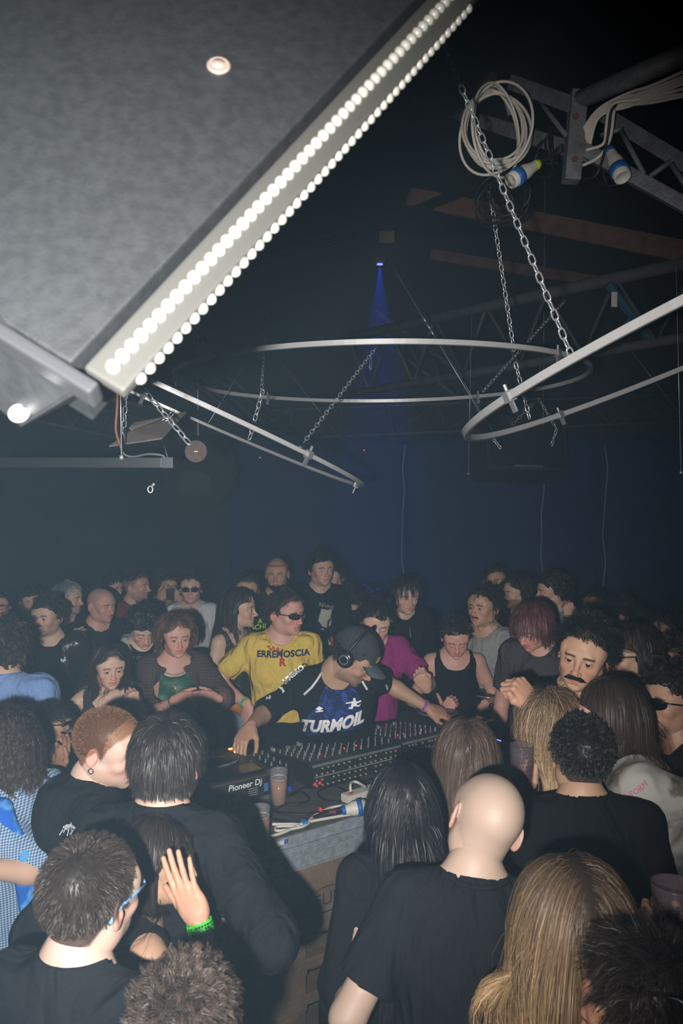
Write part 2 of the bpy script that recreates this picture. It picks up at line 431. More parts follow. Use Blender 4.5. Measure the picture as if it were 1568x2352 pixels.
def strands(S, n, style, P, Rh, s, rg, colliders, length, up=.0):
    """grow n locks from the scalp; S is the style dict"""
    k = 0; roots = []; 
    while k < n:
        d = rg.normal(size=(n*2, 3)); d /= np.linalg.norm(d, axis=1)[:, None]
        p = d*np.array([.079, .100, .089])+np.array([0, -.012, .035])
        lo = hairline(p[:, 0], p[:, 1])+S.get('raise', 0)
        if S.get('fade'): lo = np.maximum(lo, .055+.02*(p[:, 1] > 0))
        p = p[p[:, 2] > lo+rg.uniform(-.004, .006, len(lo))]
        if S.get('bald'): p = p[(np.hypot(p[:, 0]/.055, (p[:, 1]-.03)/.09) > 1)]
        roots.append(p); k += len(p)
    r = np.concatenate(roots)[:n]; out = r-np.array([0, -.012, .02]); out /= np.linalg.norm(out, axis=1)[:, None]
    up_ = np.array([0, 0, 1.]); crown = np.array([0.012, -.055, .105]); part = S.get('part', 0.0)
    L = length*rg.uniform(.75, 1.08, len(r)); ns = S.get('seg', 8)
    if style == 'buzz': d0 = out+rg.normal(size=r.shape)*.25+np.array([0, .25, -.2])
    elif style in ('short', 'bowl', 'swept'):
        fl = r-crown; fl -= out*(fl*out).sum(1)[:, None]; fl /= np.linalg.norm(fl, axis=1)[:, None]+1e-6
        if style == 'swept': fl = fl*.3+np.array([.35, .75, 0.1])
        d0 = fl*S.get('flow', 1.0)+out*S.get('lift', .35)+rg.normal(size=r.shape)*S.get('mess', .15)
    elif style in ('curly',): d0 = out+rg.normal(size=r.shape)*.45
    else:
        sd = np.sign(r[:, 0]-part+rg.normal(size=len(r))*.004); lat = np.stack([sd*.9, np.full(len(r), -.35), np.zeros(len(r))], 1)
        d0 = lat*np.clip((r[:, 2])/.11, 0, 1)[:, None]+out*.15+np.array([0, 0, -.6])
    loc = np.zeros((len(r), ns+1, 3)); loc[:, 0] = r
    M = np.array(Rh)*s; W0 = r@M.T+P; pos = W0.copy(); D = d0@np.array(Rh).T; D /= np.linalg.norm(D, axis=1)[:, None]
    res = [pos.copy()]; step = (L/ns)[:, None]*s; lay = rg.uniform(.002, S.get('vol', .014), len(r))[:, None]
    ph = rg.uniform(0, 6.28, len(r)); cr, cf = S.get('curl', (0, 0)); grav = S.get('grav', {'buzz': 0, 'short': .12, 'bowl': .35, 'swept': .1, 'curly': .08}.get(style, .55))
    ax1 = rg.normal(size=r.shape); ax1 /= np.linalg.norm(ax1, axis=1)[:, None]
    hc = np.array([0, -.012, .035]); rad = np.array([.079, .100, .089])
    clump = S.get('clump', 0)
    for i in range(ns):
        D = D+np.array([0, 0, -grav])+rg.normal(size=D.shape)*S.get('jit', .06)
        if cr:
            ax2 = np.cross(D, ax1); a = ph+cf*(i+1)
            D = D+cr*(ax1*np.cos(a)[:, None]+ax2*np.sin(a)[:, None])
        D /= np.linalg.norm(D, axis=1)[:, None]
        pos = pos+D*step
        q = (pos-P)@np.array(Rh)/s                                   # head space
        for c_, r_ in ((hc, rad), (np.array([0, .03, -.03]), np.array([.064, .062, .080]))):
            e = (q-c_)/(r_+lay); l = np.linalg.norm(e, axis=1); m = l < 1
            q[m] = c_+(e[m]/l[m, None])*(r_+lay[m])
        if style in ('long', 'wavy') :
            m = (q[:, 1] > .035) & (q[:, 2] < .07) & (np.abs(q[:, 0]) < .07)   # keep the face clear
            q[m, 0] = np.sign(q[m, 0]+1e-6)*(np.abs(q[m, 0])*.4+.072*.6); 
            m = (q[:, 1] > .022) & (q[:, 2] < .055) & (np.abs(q[:, 0]) > .055); q[m, 1] = .022+(q[m, 1]-.022)*.35
            m = (q[:, 1] > .07) & (q[:, 2] < .02); q[m, 1] = .05
        if style in ('long', 'wavy'):
            lw = S.get('lat', .092); m = (np.abs(q[:, 0]) > lw) & (q[:, 2] < -.03); q[m, 0] = np.sign(q[m, 0])*(lw+(np.abs(q[m, 0])-lw)*.80)
        pos2 = q@M.T+P
        for c_, r_, R_ in colliders:
            e = ((pos2-c_)@R_)/(r_+lay); l = np.linalg.norm(e, axis=1); m = l < 1
            pos2[m] = c_+((e[m]/l[m, None])*(r_+lay[m]))@R_.T
        D = pos2-res[-1]; D /= np.linalg.norm(D, axis=1)[:, None]+1e-9
        pos = pos2; res.append(pos.copy())
    T = np.stack(res, 1); ck = S.get('clump', .5)
    if ck and len(r) > 60:
        ng = max(12, len(r)//S.get('per', 14)); gi = np.empty(len(r), int)
        for a in range(0, len(r), 1500): gi[a:a+1500] = ((r[a:a+1500, None]-r[None, :ng])**2).sum(2).argmin(1)
        t = np.linspace(0, 1, ns+1)[None, :, None]; off = T[:, :1]-T[gi][:, :1]; w = ck*np.minimum(t*1.6, 1)
        T = T*(1-w)+(T[gi]+off*(1-.72*t))*w
    return T, r
def ribbons(T, width, cen, rg, c0, c1, var=.35, taper=.25, rnd=.5, ramp=1.0):
    n, m, _ = T.shape; tan = np.gradient(T, axis=1); out = T-cen
    side = np.cross(tan, out); side /= np.linalg.norm(side, axis=2)[:, :, None]+1e-9
    tw = rg.normal(size=(n, 1, 1))*rnd; o2 = np.cross(side, tan); o2 /= np.linalg.norm(o2, axis=2)[:, :, None]+1e-9
    side = side*np.cos(tw)+o2*np.sin(tw)
    t = np.linspace(0, 1, m); w = width*.5*(1-(1-taper)*t**1.6)*rg.uniform(.6, 1.3, (n, 1)); 
    V = np.stack([T-side*w[..., None], T+side*w[..., None]], 2).reshape(-1, 3)
    b = (np.arange(n)[:, None]*m+np.arange(m-1)[None])*2; Q = np.stack([b, b+1, b+3, b+2], 2).reshape(-1, 4)
    br = np.exp(rg.normal(size=(n, 1, 1))*var)
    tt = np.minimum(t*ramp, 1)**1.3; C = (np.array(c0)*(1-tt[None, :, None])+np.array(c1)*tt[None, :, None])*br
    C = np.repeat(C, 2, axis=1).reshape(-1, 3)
    return V, Q, C

STY = {
 'buzz': dict(n=9000, len=.010, w=.0010, seg=2, mode='buzz', vol=.004, cap=.003, clump=0),
 'crop': dict(n=9000, len=.030, w=.0012, seg=4, mode='short', lift=.22, mess=.22, vol=.010, cap=.006, jit=.12, clump=.6, per=12),
 'short': dict(n=8000, len=.055, w=.0015, seg=6, mode='short', lift=.28, mess=.25, vol=.022, cap=.010, jit=.10, clump=.7, grav=.16, per=16),
 'bowl': dict(n=8000, len=.11, w=.0016, seg=9, mode='bowl', lift=.08, mess=.08, vol=.012, cap=.009, jit=.04, clump=.6, per=18),
 'swept': dict(n=8000, len=.045, w=.0015, seg=7, mode='swept', lift=.45, mess=.25, vol=.024, cap=.011, jit=.1, curl=(.2, .7), clump=.75, per=18, grav=.14),
 'curly': dict(n=7500, len=.060, w=.0015, seg=12, mode='curly', vol=.022, cap=.018, curl=(.62, .95), jit=.03, grav=.12, clump=.85, per=16),
 'curlyshort': dict(n=9000, len=.026, w=.0013, seg=8, mode='curly', vol=.012, cap=.009, curl=(.7, 1.1), jit=.03, grav=.08, clump=.85, per=14),
 'longcurly': dict(n=6500, len=.24, w=.0016, seg=24, mode='wavy', vol=.030, cap=.018, curl=(.55, .85), jit=.05, grav=.30, clump=.85, per=18),
 'wavy': dict(n=8000, len=.42, w=.0018, seg=20, mode='wavy', vol=.026, cap=.012, curl=(.17, .65), jit=.04, grav=.5, clump=.7, per=22),
 'long': dict(n=9500, len=.50, w=.0015, seg=18, mode='long', vol=.012, cap=.010, jit=.03, grav=.6, clump=.45, per=20),
 'mid': dict(n=7000, len=.17, w=.0017, seg=9, mode='wavy', vol=.024, cap=.014, jit=.06, grav=.4, curl=(.15, .8), clump=.65, per=18),
}
FAB = {}
def fabric(spec):
    """spec: (r,g,b) 0-255 cotton, or ('leather',rgb) / ('check',c1,c2,scale) ..."""
    if isinstance(spec[0], str):
        if spec[0] == 'leather': return mat('leather_%d_%d_%d' % spec[1], lin(*spec[1]), rough=.28, spec=.6, bump=.5, bscale=25)
        if spec[0] == 'satin': return mat('satin_%d_%d_%d' % spec[1], lin(*spec[1]), rough=.5, spec=.4, bump=.6, bscale=22)
        return pattern_mat('%s_%d_%d_%d' % ((spec[0],)+tuple(spec[1])), spec[0], lin(*spec[1]), lin(*spec[2]), spec[3])
    k_ = .62 if max(spec) < 60 else 1.0
    return mat('cloth_%d_%d_%d' % spec, tuple(c*k_ for c in lin(*spec)), rough=.95, spec=.10, bump=.40, bscale=38, var=.16, vscale=120, folds=.8)

PEOPLE = {}
def person(key, label, head, yaw, hyaw=None, nod=8, roll=0, sex='m', skin='fair', hair=('short', 'dark', {}), top=None, bottom=(28, 30, 36),
           arms=None, lean=(0, 0), eyes='open', smile=0, beard=0, brow='dark', size=None, extra=(), girth=1.0, group=None, jaw=1.0, lod=1.0, floor=0.0):
    P = np.array(pix(*head)); d = head[2]; f = sex == 'f'
    hyaw = yaw if hyaw is None else hyaw
    s = size or max(.90, min(1.08, (P[2]-floor)/1.635)); 
    rg = np.random.default_rng(abs(hash(key)) % 1000 if False else sum(map(ord, key)))
    def frame(yw):
        a = math.radians(yw); F = np.array([math.sin(a), -math.cos(a), 0]); return F, np.array([F[1], -F[0], 0])
    Fh, Rr = frame(hyaw)
    n_, r_ = math.radians(nod), math.radians(roll)
    Fw = Fh*math.cos(n_)+np.array([0, 0, -math.sin(n_)]); Up = Fh*math.sin(n_)+np.array([0, 0, math.cos(n_)])
    # roll tips the crown towards the right of the photograph
    cx = np.array([1.0, 0, 0]); tilt = math.sin(r_); Up = nrm(Up+cx*tilt-Fw*np.dot(cx*tilt, Fw)); Rt = np.cross(Fw, Up)
    Rh = np.stack([Rt, Fw, Up], 1)
    F, Rb = frame(yaw); Zt = nrm(np.array([0, 0, 1.])+lean[0]*F+lean[1]*Rb); Ft = nrm(F-Zt*np.dot(F, Zt)); Rb = np.cross(Ft, Zt)
    RT = np.stack([Rb, Ft, Zt], 1)
    pn = P+Rh@np.array([0, -.030, -.095])*s; Sc = pn-Zt*.088*s-Ft*.012*s
    sw = (.130 if f else .150)*s*girth; Hip = Sc-Zt*.50*s; 
    hz = max(floor+.5, Hip[2]); 
    C = lambda x, y, z, o=Sc: o+RT@(np.array([x, y, z])*s)
    SH = {'R': Sc+Rb*sw, 'L': Sc-Rb*sw}
    arms = arms or {}; AR = {}
    for sd, sg in (('R', 1), ('L', -1)):
        a = arms.get(sd); S_ = SH[sd]; out = Rb*sg; ua, fa = .285*s, .255*s
        if a is None:
            W_ = S_+np.array([0, 0, -.50*s])+out*.07*s+F*.07*s; pose = 'relaxed'; dv = nrm([0, 0, -1]+F*.2); up = out; pole = out*.3-F
        else:
            T = np.array(a['t'] if not isinstance(a['t'], tuple) or len(a['t']) != 3 or a.get('w') else pix(*a['t'])); pose = a.get('pose', 'relaxed')
            dv = nrm(a['dir']) if 'dir' in a else nrm(T-(S_+np.array([0, 0, -.25*s])))
            up = np.array(a.get('up', [0, -.5, .8]), float); pole = np.array(a.get('pole', out*.6+np.array([0, 0, -1])-F*.3), float)
            W_ = T-dv*.085*s
        v = W_-S_; D = np.linalg.norm(v); mx = (ua+fa)*.995
        if D > mx:
            if a is not None and a.get('stretch', 1): k_ = min(D/mx, 1.35); ua *= k_; fa *= k_
            mx = (ua+fa)*.995; D = min(D, mx); 
            if np.linalg.norm(v) > mx: W_ = S_+nrm(v)*mx; 
            v = W_-S_
        D = max(D, .08*s); ca = (ua*ua+D*D-fa*fa)/(2*ua*D); ca = max(-1, min(1, ca)); vn = nrm(v)
        pl = nrm(pole-vn*np.dot(pole, vn)); E_ = S_+vn*ua*ca+pl*ua*math.sqrt(max(0, 1-ca*ca))
        z = nrm(up-dv*np.dot(up, dv)); x = np.cross(dv, z)
        AR[sd] = dict(S=S_, E=E_, W=W_, pose=pose, x=x, y=dv, z=z, sg=sg, hide=(a or {}).get('hide', 0))
    h = max(.0075, min(.015, d*.0034))
    lo = np.minimum.reduce([P-.2*s, Sc-.5*s, [AR['L']['W'][0]-.1, AR['L']['W'][1]-.1, 9], AR['R']['W']-.1, AR['L']['E']-.1, AR['R']['E']-.1]); lo[2] = floor
    hi = np.maximum.reduce([P+.1*s, Sc+.35*s, AR['L']['W']+.1, AR['R']['W']+.1, AR['L']['E']+.1, AR['R']['E']+.1])
    hxy = np.array([Hip[0], Hip[1]]); lo[:2] = np.minimum(lo[:2], hxy-.28); hi[:2] = np.maximum(hi[:2], hxy+.28)
    ga = girth
    def torso(g, inf, hips=True, sh=True):
        cw = .148 if f else .160
        g.ell(C(0, .0, -.13), np.array([cw*ga+inf, (.098 if f else .108)*ga+inf, .17+inf])*s, R=RT, k=.05*s)
        if f:
            for q in (-1, 1): g.ell(C(q*.068, .075, -.165), np.array([.062+inf, .055+inf, .062+inf])*s, R=RT, k=.03*s)
        else: g.ell(C(0, .045, -.12), np.array([.125*ga+inf, .07*ga+inf, .10+inf])*s, R=RT, k=.04*s)
        g.ell(C(0, .0, -.32), np.array([(.120 if f else .140)*ga+inf, .095*ga+inf, .17+inf])*s, R=RT, k=.06*s)
        if sh:
            g.cap(SH['L'], SH['R'], (.043 if f else .051)*s+inf*s, k=.04*s)
            for q in ('L', 'R'): g.cap(Sc*.35+SH[q]*.65, pn-Zt*(.032*s if inf > 0 else 0)-Ft*.012*s, (.042 if f else .050)*s+inf*.6*s, .040*s+inf*.3*s, k=.05*s)
        if hips: g.ell(C(0, -.01, -.02, Hip), np.array([.165*ga+inf, .115*ga+inf, .13+inf])*s, R=RT, k=.05*s)
    # ---- body
    g = Grid(lo-.03, hi+.03, h*1.25)
    torso(g, -.004)
    rn = (.047 if f else .057)*s; g.cap(Sc+Zt*.02*s, P+Rh@np.array([0, -.026, -.085])*s, rn*1.22, rn*.93, k=.045*s)
    for sd in 'LR':
        a = AR[sd]; th = 1.0 if not f else .85
        g.cap(a['S'], a['E'], .047*s*th, .037*s*th, k=.03*s); g.cap(a['E'], a['S']*.2+a['E']*.8, .036*s*th, k=.02)
        m1 = a['E']*.7+a['W']*.3; g.cap(a['E'], m1, .038*s*th, .041*s*th, k=.02*s); g.cap(m1, a['W'], .041*s*th, .026*s*th, k=.02*s)
        q = 1 if sd == 'R' else -1
        hp = C(q*.09, 0, -.02, Hip); kn = np.array([hp[0]+F[0]*.03+Rb[0]*q*.02, hp[1]+F[1]*.03+Rb[1]*q*.02, floor+(hz-floor)*.53]); an = np.array([kn[0]-F[0]*.03, kn[1]-F[1]*.03, floor+.08])
        g.cap(hp, kn, .085*s, .058*s, k=.03); g.cap(kn, an, .055*s, .036*s, k=.02)
        g.cap(an-F*.03+np.array([0, 0, -.03]), an+F*.15+np.array([0, 0, -.045]), .036, .030, k=.02)
        a['leg'] = (hp, kn, an)
    V, Q = g.mesh(); V = relax(V, Q, 1, .5)
    c_skin = np.array(SKIN[skin]) if isinstance(skin, str) else np.array(skin)
    Cc = np.tile(c_skin, (len(V), 1)); parts = [(V, Q, Cc)]
    hh = .0028 if 2.7 < d < 3.2 or key in ('ginger', 'bald_back') else .0036 if d < 4.7 else .0046
    hv, hq = head_mesh(sex, eyes, smile, hh, jaw)
    colr = np.tile(c_skin, (len(hv), 1)); x, y, z = hv.T
    def mix(c, w): 
        nonlocal colr; w = np.clip(w, 0, 1)[:, None]; colr = colr*(1-w)+np.array(c)*w
    mix(c_skin*np.array([1.12, .72, .70]), np.exp(-((np.abs(x)-.042)**2/.0005+(z+.028)**2/.0006))*(y > .03)*.55+np.exp(-(x**2/.0002+(z+.031)**2/.0002))*(y > .09)*.5)
    mix(c_skin*np.array([1.1, .62, .60]), (np.abs(x) > .078)*.5*(z < .04))
    sm = smile*.008*np.abs(x)/.024
    lip = (x/.025)**2+((z+.0605-sm)/(.0105 if f else .0085))**2
    mix(c_skin*np.array([.95, .50, .48]), (1.15-lip)*4*(y > .082)*(.9 if f else .65))
    hcol = np.array(HAIRC[hair[1]]) if isinstance(hair[1], str) else np.array(hair[1])
    bc = np.array(HAIRC[brow])
    bz = .0210+.0025*np.clip(1-((np.abs(x)-.030)/.018)**2, -1, 1)
    if eyes != 'none': mix(bc, np.clip(1.6-np.abs(z-bz)/.0032, 0, 1)*(np.abs(x) > .013)*(np.abs(x) < .050)*(y > .05)*(.8 if f else .92))
    if eyes == 'closed' or eyes == 'open': mix(bc*.8+c_skin*.1, np.clip(1.5-np.abs(z-(-.0038 if eyes == 'closed' else .0062))/.0016, 0, 1)*(np.abs(x) > .019)*(np.abs(x) < .044)*(y > .08)*.7)
    if beard:
        b = np.clip((-.030-z)/.012-(np.abs(x) < .022)*(z > -.068)*(z < -.05)*3, 0, 1)*(y > -.005+np.clip(z+.05, -1, 0)*.2)*np.clip((z+.118)/.01, 0, 1)
        mo = np.clip(1.4-np.abs(z+.049)/.006, 0, 1)*(np.abs(x) < .027)*(y > .07); mix(bc, np.maximum(b, mo)*beard*(.75+.25*noise(hv, 500)))
    sc = hairline(x, y); stl = hair[0]
    if stl in ('bald', 'shaved'): mix(c_skin*.80+np.array([.03, .035, .04]), np.clip((z-sc+.004)/.008, 0, 1)*(.55 if stl == 'bald' else 1.0))
    if stl != 'bald' and stl != 'shaved' and stl != 'none': mix(hcol*1.3 if not hair[2].get('fade') else hcol*.45+c_skin*.45, np.clip((z-sc+.004)/.010, 0, 1)*(.92+.08*noise(hv, 300)))
    hw = hv*s@Rh.T+P; parts.append((hw, hq, colr))
    for sd in 'LR':
        a = AR[sd]
        if a['hide']: continue
        mv, mq = hand_mesh(a['pose'], .0030 if d < 3.5 else .0040 if d < 4.7 else .005)
        sgn = 1 if a['sg'] < 0 else -1    # left hand as built, right hand mirrored
        B = np.stack([a['x']*1, a['y'], a['z']], 1)
        v = mv.copy(); v[:, 0] *= sgn; v = v*s*(.95 if f else 1.02); parts.append((v@B.T+a['W'], mq if sgn > 0 else mq[:, ::-1], np.tile(c_skin*np.array([1.02, .93, .92]), (len(v), 1))))
    off = 0; VV = []; QQ = []; CC = []
    for v, q, c in parts: VV.append(v); QQ.append(q+off); CC.append(c); off += len(v)
    VV = np.concatenate(VV); QQ = np.concatenate(QQ); CC = np.concatenate(CC)
    foot = (float(Hip[0]), float(Hip[1]), float(floor))
    skm = mat('skin', (.5, .3, .2), rough=.48, spec=.35, attr='col', bump=.10, bscale=420, sss=.06)
    o = link('person', VV, QQ, skm, None, True, CC, origin=foot)
    tag(o, label, 'person', group)
    # ---- eyes
    if eyes == 'open' and d < 5.2:
        for q in (-1, 1):
            mb = bmesh.new(); bmesh.ops.create_uvsphere(mb, u_segments=16, v_segments=14, radius=.0122)
            ev = np.array([(v.co.x, v.co.z, v.co.y) for v in mb.verts]); ef = [[v.index for v in fc.verts] for fc in mb.faces]
            ey = ev[:, 1]/.0122; cc = np.where((ey > .90)[:, None], np.array([.01, .008, .008]), np.where((ey > .66)[:, None], np.array([.06, .035, .02]), np.array([.62, .58, .55]))); mb.free()
            cc = cc.astype(float)
            link('eye', ((ev+np.array([q*.031, .0800, .002]))*s)@Rh.T+P, ef, mat('eye', (.7, .7, .7), rough=.12, attr='col'), o, True, cc)
    # ---- clothes
    pr = dict(o=o, P=P, Rh=Rh, s=s, Sc=Sc, RT=RT, SH=SH, AR=AR, Hip=Hip, pn=pn, F=F, Rb=Rb, Zt=Zt, Ft=Ft, d=d, f=f, C=C, head=hw)
    def garment(name, m, inf=.014, sleeve=None, neck=.074, length=.10, hips=True, sinf=.016, wr=.009, hood=False, collar=False, opening=0, tank=False, sub=None, vneck=0, hem=1.0):
        g = Grid(lo-.06, hi+.06, h)
        if tank:
            torso(g, inf*.7, hips)
            for q in (-1, 1): g.cap(C(q*.222, 0, -.085), C(q*.222, .0, .25), .104*s, k=.008, mode='s')
        else: torso(g, inf, hips)
        g.cap(Sc+Zt*.0*s, Sc+Zt*.035*s, rn*1.22+inf*.8*s, rn*1.1+inf*.6*s, k=.045*s)
        if hood:
            for a_ in range(-7, 8):
                th = a_/7*2.3; g.ell(C(math.sin(th)*.095, -math.cos(th)*.085-.015, .035-.03*abs(th)/2.3), np.array([.045, .045, .05])*s, k=.03*s)
            g.ell(C(0, -.125, -.03), np.array([.10, .05, .09])*s, R=RT, k=.03*s)
        if collar:
            g.cap(pn-Zt*.075*s, pn+Zt*.012*s-Ft*.0*s, .090*s, .078*s, k=.01, cut=(0, 0))
        for sd in 'LR':
            if sleeve is None: break
            a = AR[sd]; S_, E_, W_ = a['S'], a['E'], a['W']; th = .85 if f else 1
            if (sleeve[sd] if isinstance(sleeve, dict) else sleeve) == 'short': e2 = S_+(E_-S_)*.72; g.cap(S_, e2, (.049*th+sinf+.002)*s, (.047*th+sinf+.008)*s, k=.03*s, cut=(None, 0))
            else:
                fr = {'long': .97, 'rolled': .35, 'elbow': .04}[sleeve[sd] if isinstance(sleeve, dict) else sleeve]; g.cap(S_, E_, (.049*th+sinf)*s, (.041*th+sinf)*s, k=.03*s); w2 = E_+(W_-E_)*fr
                g.cap(E_, w2, (.042*th+sinf)*s, ((.030 if fr > .5 else .040)*th+sinf*.9)*s, k=.02*s, cut=(None, 0))
        # openings
        nk = C(0, .016, .030 if not tank else -.006); ax_ = nrm(Zt+Ft*(.42 if not tank else .62)+Ft*vneck*8); nkr = neck*(1 if not tank else 1.12)
        g.cap(nk, nk+ax_*.25*s, nkr*s, nkr*1.3*s, k=.006*s, mode='s', cut=(0, None))
        if opening:
            g.ell(C(0, .13, -.30), np.array([opening, .10, .42])*s, R=RT, k=.01, mode='s')
        g.plane(Hip-Zt*length*s, -Zt, .01)
        V, Q = g.mesh()
        if not len(V): return None
        V = relax(V, Q, 1, .5); N = normals(V, Q)
        if wr:
            X = V@np.diag([1, 1, .45]); w = noise(X, 11, 3+sum(map(ord, key)) % 17)*.55+np.abs(noise(X+noise(V, 6)[:, None]*.05, 19, 9))*-.7+noise(V, 40)*.12
            w = w*np.clip((np.linalg.norm(V-nk, axis=1)/s-.105)/.07, 0, 1)
            V = V+N*(w*wr*s)[:, None]
        ob = link(name, V, Q, m, o, True); pr[name] = (V, Q); pr.setdefault('bvh', []).append(BVHTree.FromPolygons(V.tolist(), Q.tolist()))
        if not vneck and not tank and not hood and not opening and not collar and neck < .09 and abs(lean[0]) < .3:
            B_ = pr['bvh'][-1]; pts = []
            for k_ in range(36):
                th = 2*math.pi*k_/36; rr = (neck+.008)*s; p_ = nk+(RT[:, 0]*math.sin(th)+RT[:, 1]*math.cos(th))*rr+Zt*.16*s
                hit = B_.ray_cast(Vector(p_), Vector(-Zt), .4*s); pts.append(np.array(hit[0]) if hit[0] is not None else None)
            if all(p_ is not None for p_ in pts):
                pts = np.array(pts)
                for _ in range(6): pts = (np.roll(pts, 1, 0)+pts*2+np.roll(pts, -1, 0))/4
                mb_ = MB(); mb_.tube([tuple(p_+Zt*.001) for p_ in pts], .0075*s, 8, closed=True)
                link('neck_rib', np.array([tuple(v_) for v_ in mb_.v]), mb_.f, m, ob, True)
        return ob
    pr['garment'] = garment
    if bottom is not None:
        g = Grid([Hip[0]-.35, Hip[1]-.35, floor], [Hip[0]+.35, Hip[1]+.35, Hip[2]+.25], max(h*1.5, .020))
        g.ell(C(0, 0, .04, Hip), np.array([(.15)*ga+.012, .115*ga+.012, .12])*s, R=RT, k=.05); g.ell(C(0, -.01, -.03, Hip), np.array([.165*ga+.014, .118*ga+.014, .13])*s, R=RT, k=.05)
        for sd in 'LR':
            hp, kn, an = AR[sd]['leg']; g.cap(hp, kn, .100*s, .080*s, k=.03); g.cap(kn, an, .080*s, .066*s, k=.03, cut=(None, 0))
        V, Q = g.mesh(); V = relax(V, Q, 1, .5); V = V+normals(V, Q)*(noise(V, 9, 5)*.008)[:, None]
        link('trousers', V, Q, fabric(bottom), o, True)
        for sd in 'LR':
            an = AR[sd]['leg'][2]; mb = MB()
            g = Grid(an-.3, an+.3, .016); g.cap(an-F*.035+np.array([0, 0, -.035]), an+F*.155+np.array([0, 0, -.042]), .048, .040, k=.0); g.plane((0, 0, floor+.004), (0, 0, -1)); g.cap(an+[0, 0, -.02], an+[0, 0, .03], .05, k=.02, cut=(0, 0)); V, Q = g.mesh()
            link('shoe', relax(V, Q), Q, mat('shoe', lin(40, 40, 42), rough=.7), o, True)
    for t in (top or []):
        t = dict(t); nm = t.pop('n'); c = t.pop('c'); garment(nm, fabric(c), **t)
    # ---- hair
    hs, hc_, ho = hair
    if hs not in ('bald', 'shaved', 'none'):
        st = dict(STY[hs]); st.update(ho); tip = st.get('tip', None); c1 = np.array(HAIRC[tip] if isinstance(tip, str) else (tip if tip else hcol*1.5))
        g = Grid((-.14, -.16, -.12), (.14, .13, .17), .0042)
        t_ = st['cap'] if 'curl' in st['mode'] or hs == 'longcurly' else min(st['cap'], .0045); g.ell((0, -.012, .035), (.078+t_, .099+t_, .088+t_*1.15), k=0)
        if st['mode'] in ('long', 'wavy'): g.ell((0, -.035, -.03), (.070+t_*.6, .062+t_*.6, .085), k=.02)
        x, y, z = g.ax[0][:, None, None], g.ax[1][None, :, None], g.ax[2][None, None, :]
        ln = hairline(x+0*y, y+0*x)
        if st.get('fade'): ln = np.maximum(ln, .052)
        if st['mode'] in ('long', 'wavy'): ln = np.minimum(ln, np.where(y < .0, -.09, np.where(y < .045, -.05, 9)))
        ln = ln+st.get('raise', 0); ln = ln-(t_*.8*(y > .05) if st.get('fringe', 0) == 0 else st['fringe']*(y > .03))
        cut = (ln-z)*.8; g.F = np.maximum(g.F, cut.astype(np.float32))
        if st.get('bald'): g.F = np.maximum(g.F, (1-np.sqrt((x/.055)**2+((y-.03)/.09)**2)).astype(np.float32)*.05)
        V, Q = g.mesh()
        if len(V):
            V = relax(V, Q, 1, .5); N = normals(V, Q); amp = t_*(.55 if 'curl' in st['mode'] or hs == 'longcurly' else .25)
            V = V+N*((noise(V, 45 if 'curl' in hs else 28, 2)*amp*.6+noise(V, 90, 5)*amp*.5))[:, None]
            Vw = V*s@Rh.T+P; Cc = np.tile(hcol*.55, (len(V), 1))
            pieces = [(Vw, Q, Cc)]
            coll = [(Sc-Zt*.13*s, np.array([.185*ga, .135, .19])*s, RT), (Sc-Zt*.32*s, np.array([.165*ga, .125, .22])*s, RT), (Hip, np.array([.19*ga, .14, .18])*s, RT)]
            for q in 'LR': coll.append((SH[q]*.8+Sc*.2, np.array([.105, .086, .086])*s, RT)); coll.append((SH[q]*.35+Sc*.65+Zt*.01*s, np.array([.095, .085, .080])*s, RT))
            coll.append((Sc+Zt*.05*s, np.array([rn*1.2, rn*1.2, .12]), RT))
            kd = lod*(1.2 if d < 1.7 else 1.0 if d < 2.8 else .45 if d < 4.2 else .22); wd = .75 if d < 1.7 else .85 if d < 2.8 else 1.6 if d < 4.2 else 2.6
            n = int(st['n']*kd); T, r0 = strands(st, n, st['mode'], P, Rh, s, rg, coll, st['len'])
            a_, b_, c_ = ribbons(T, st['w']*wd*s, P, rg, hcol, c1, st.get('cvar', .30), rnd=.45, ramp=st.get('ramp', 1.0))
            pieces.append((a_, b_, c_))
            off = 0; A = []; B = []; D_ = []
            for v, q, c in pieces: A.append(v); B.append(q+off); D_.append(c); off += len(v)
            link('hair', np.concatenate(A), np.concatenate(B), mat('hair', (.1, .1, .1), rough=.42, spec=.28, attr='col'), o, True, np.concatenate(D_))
    for e in extra: e(pr)
    if key in ('dj', 'ginger', 'tie_dye', 'check_shirt'): PEOPLE[key] = pr
    return pr

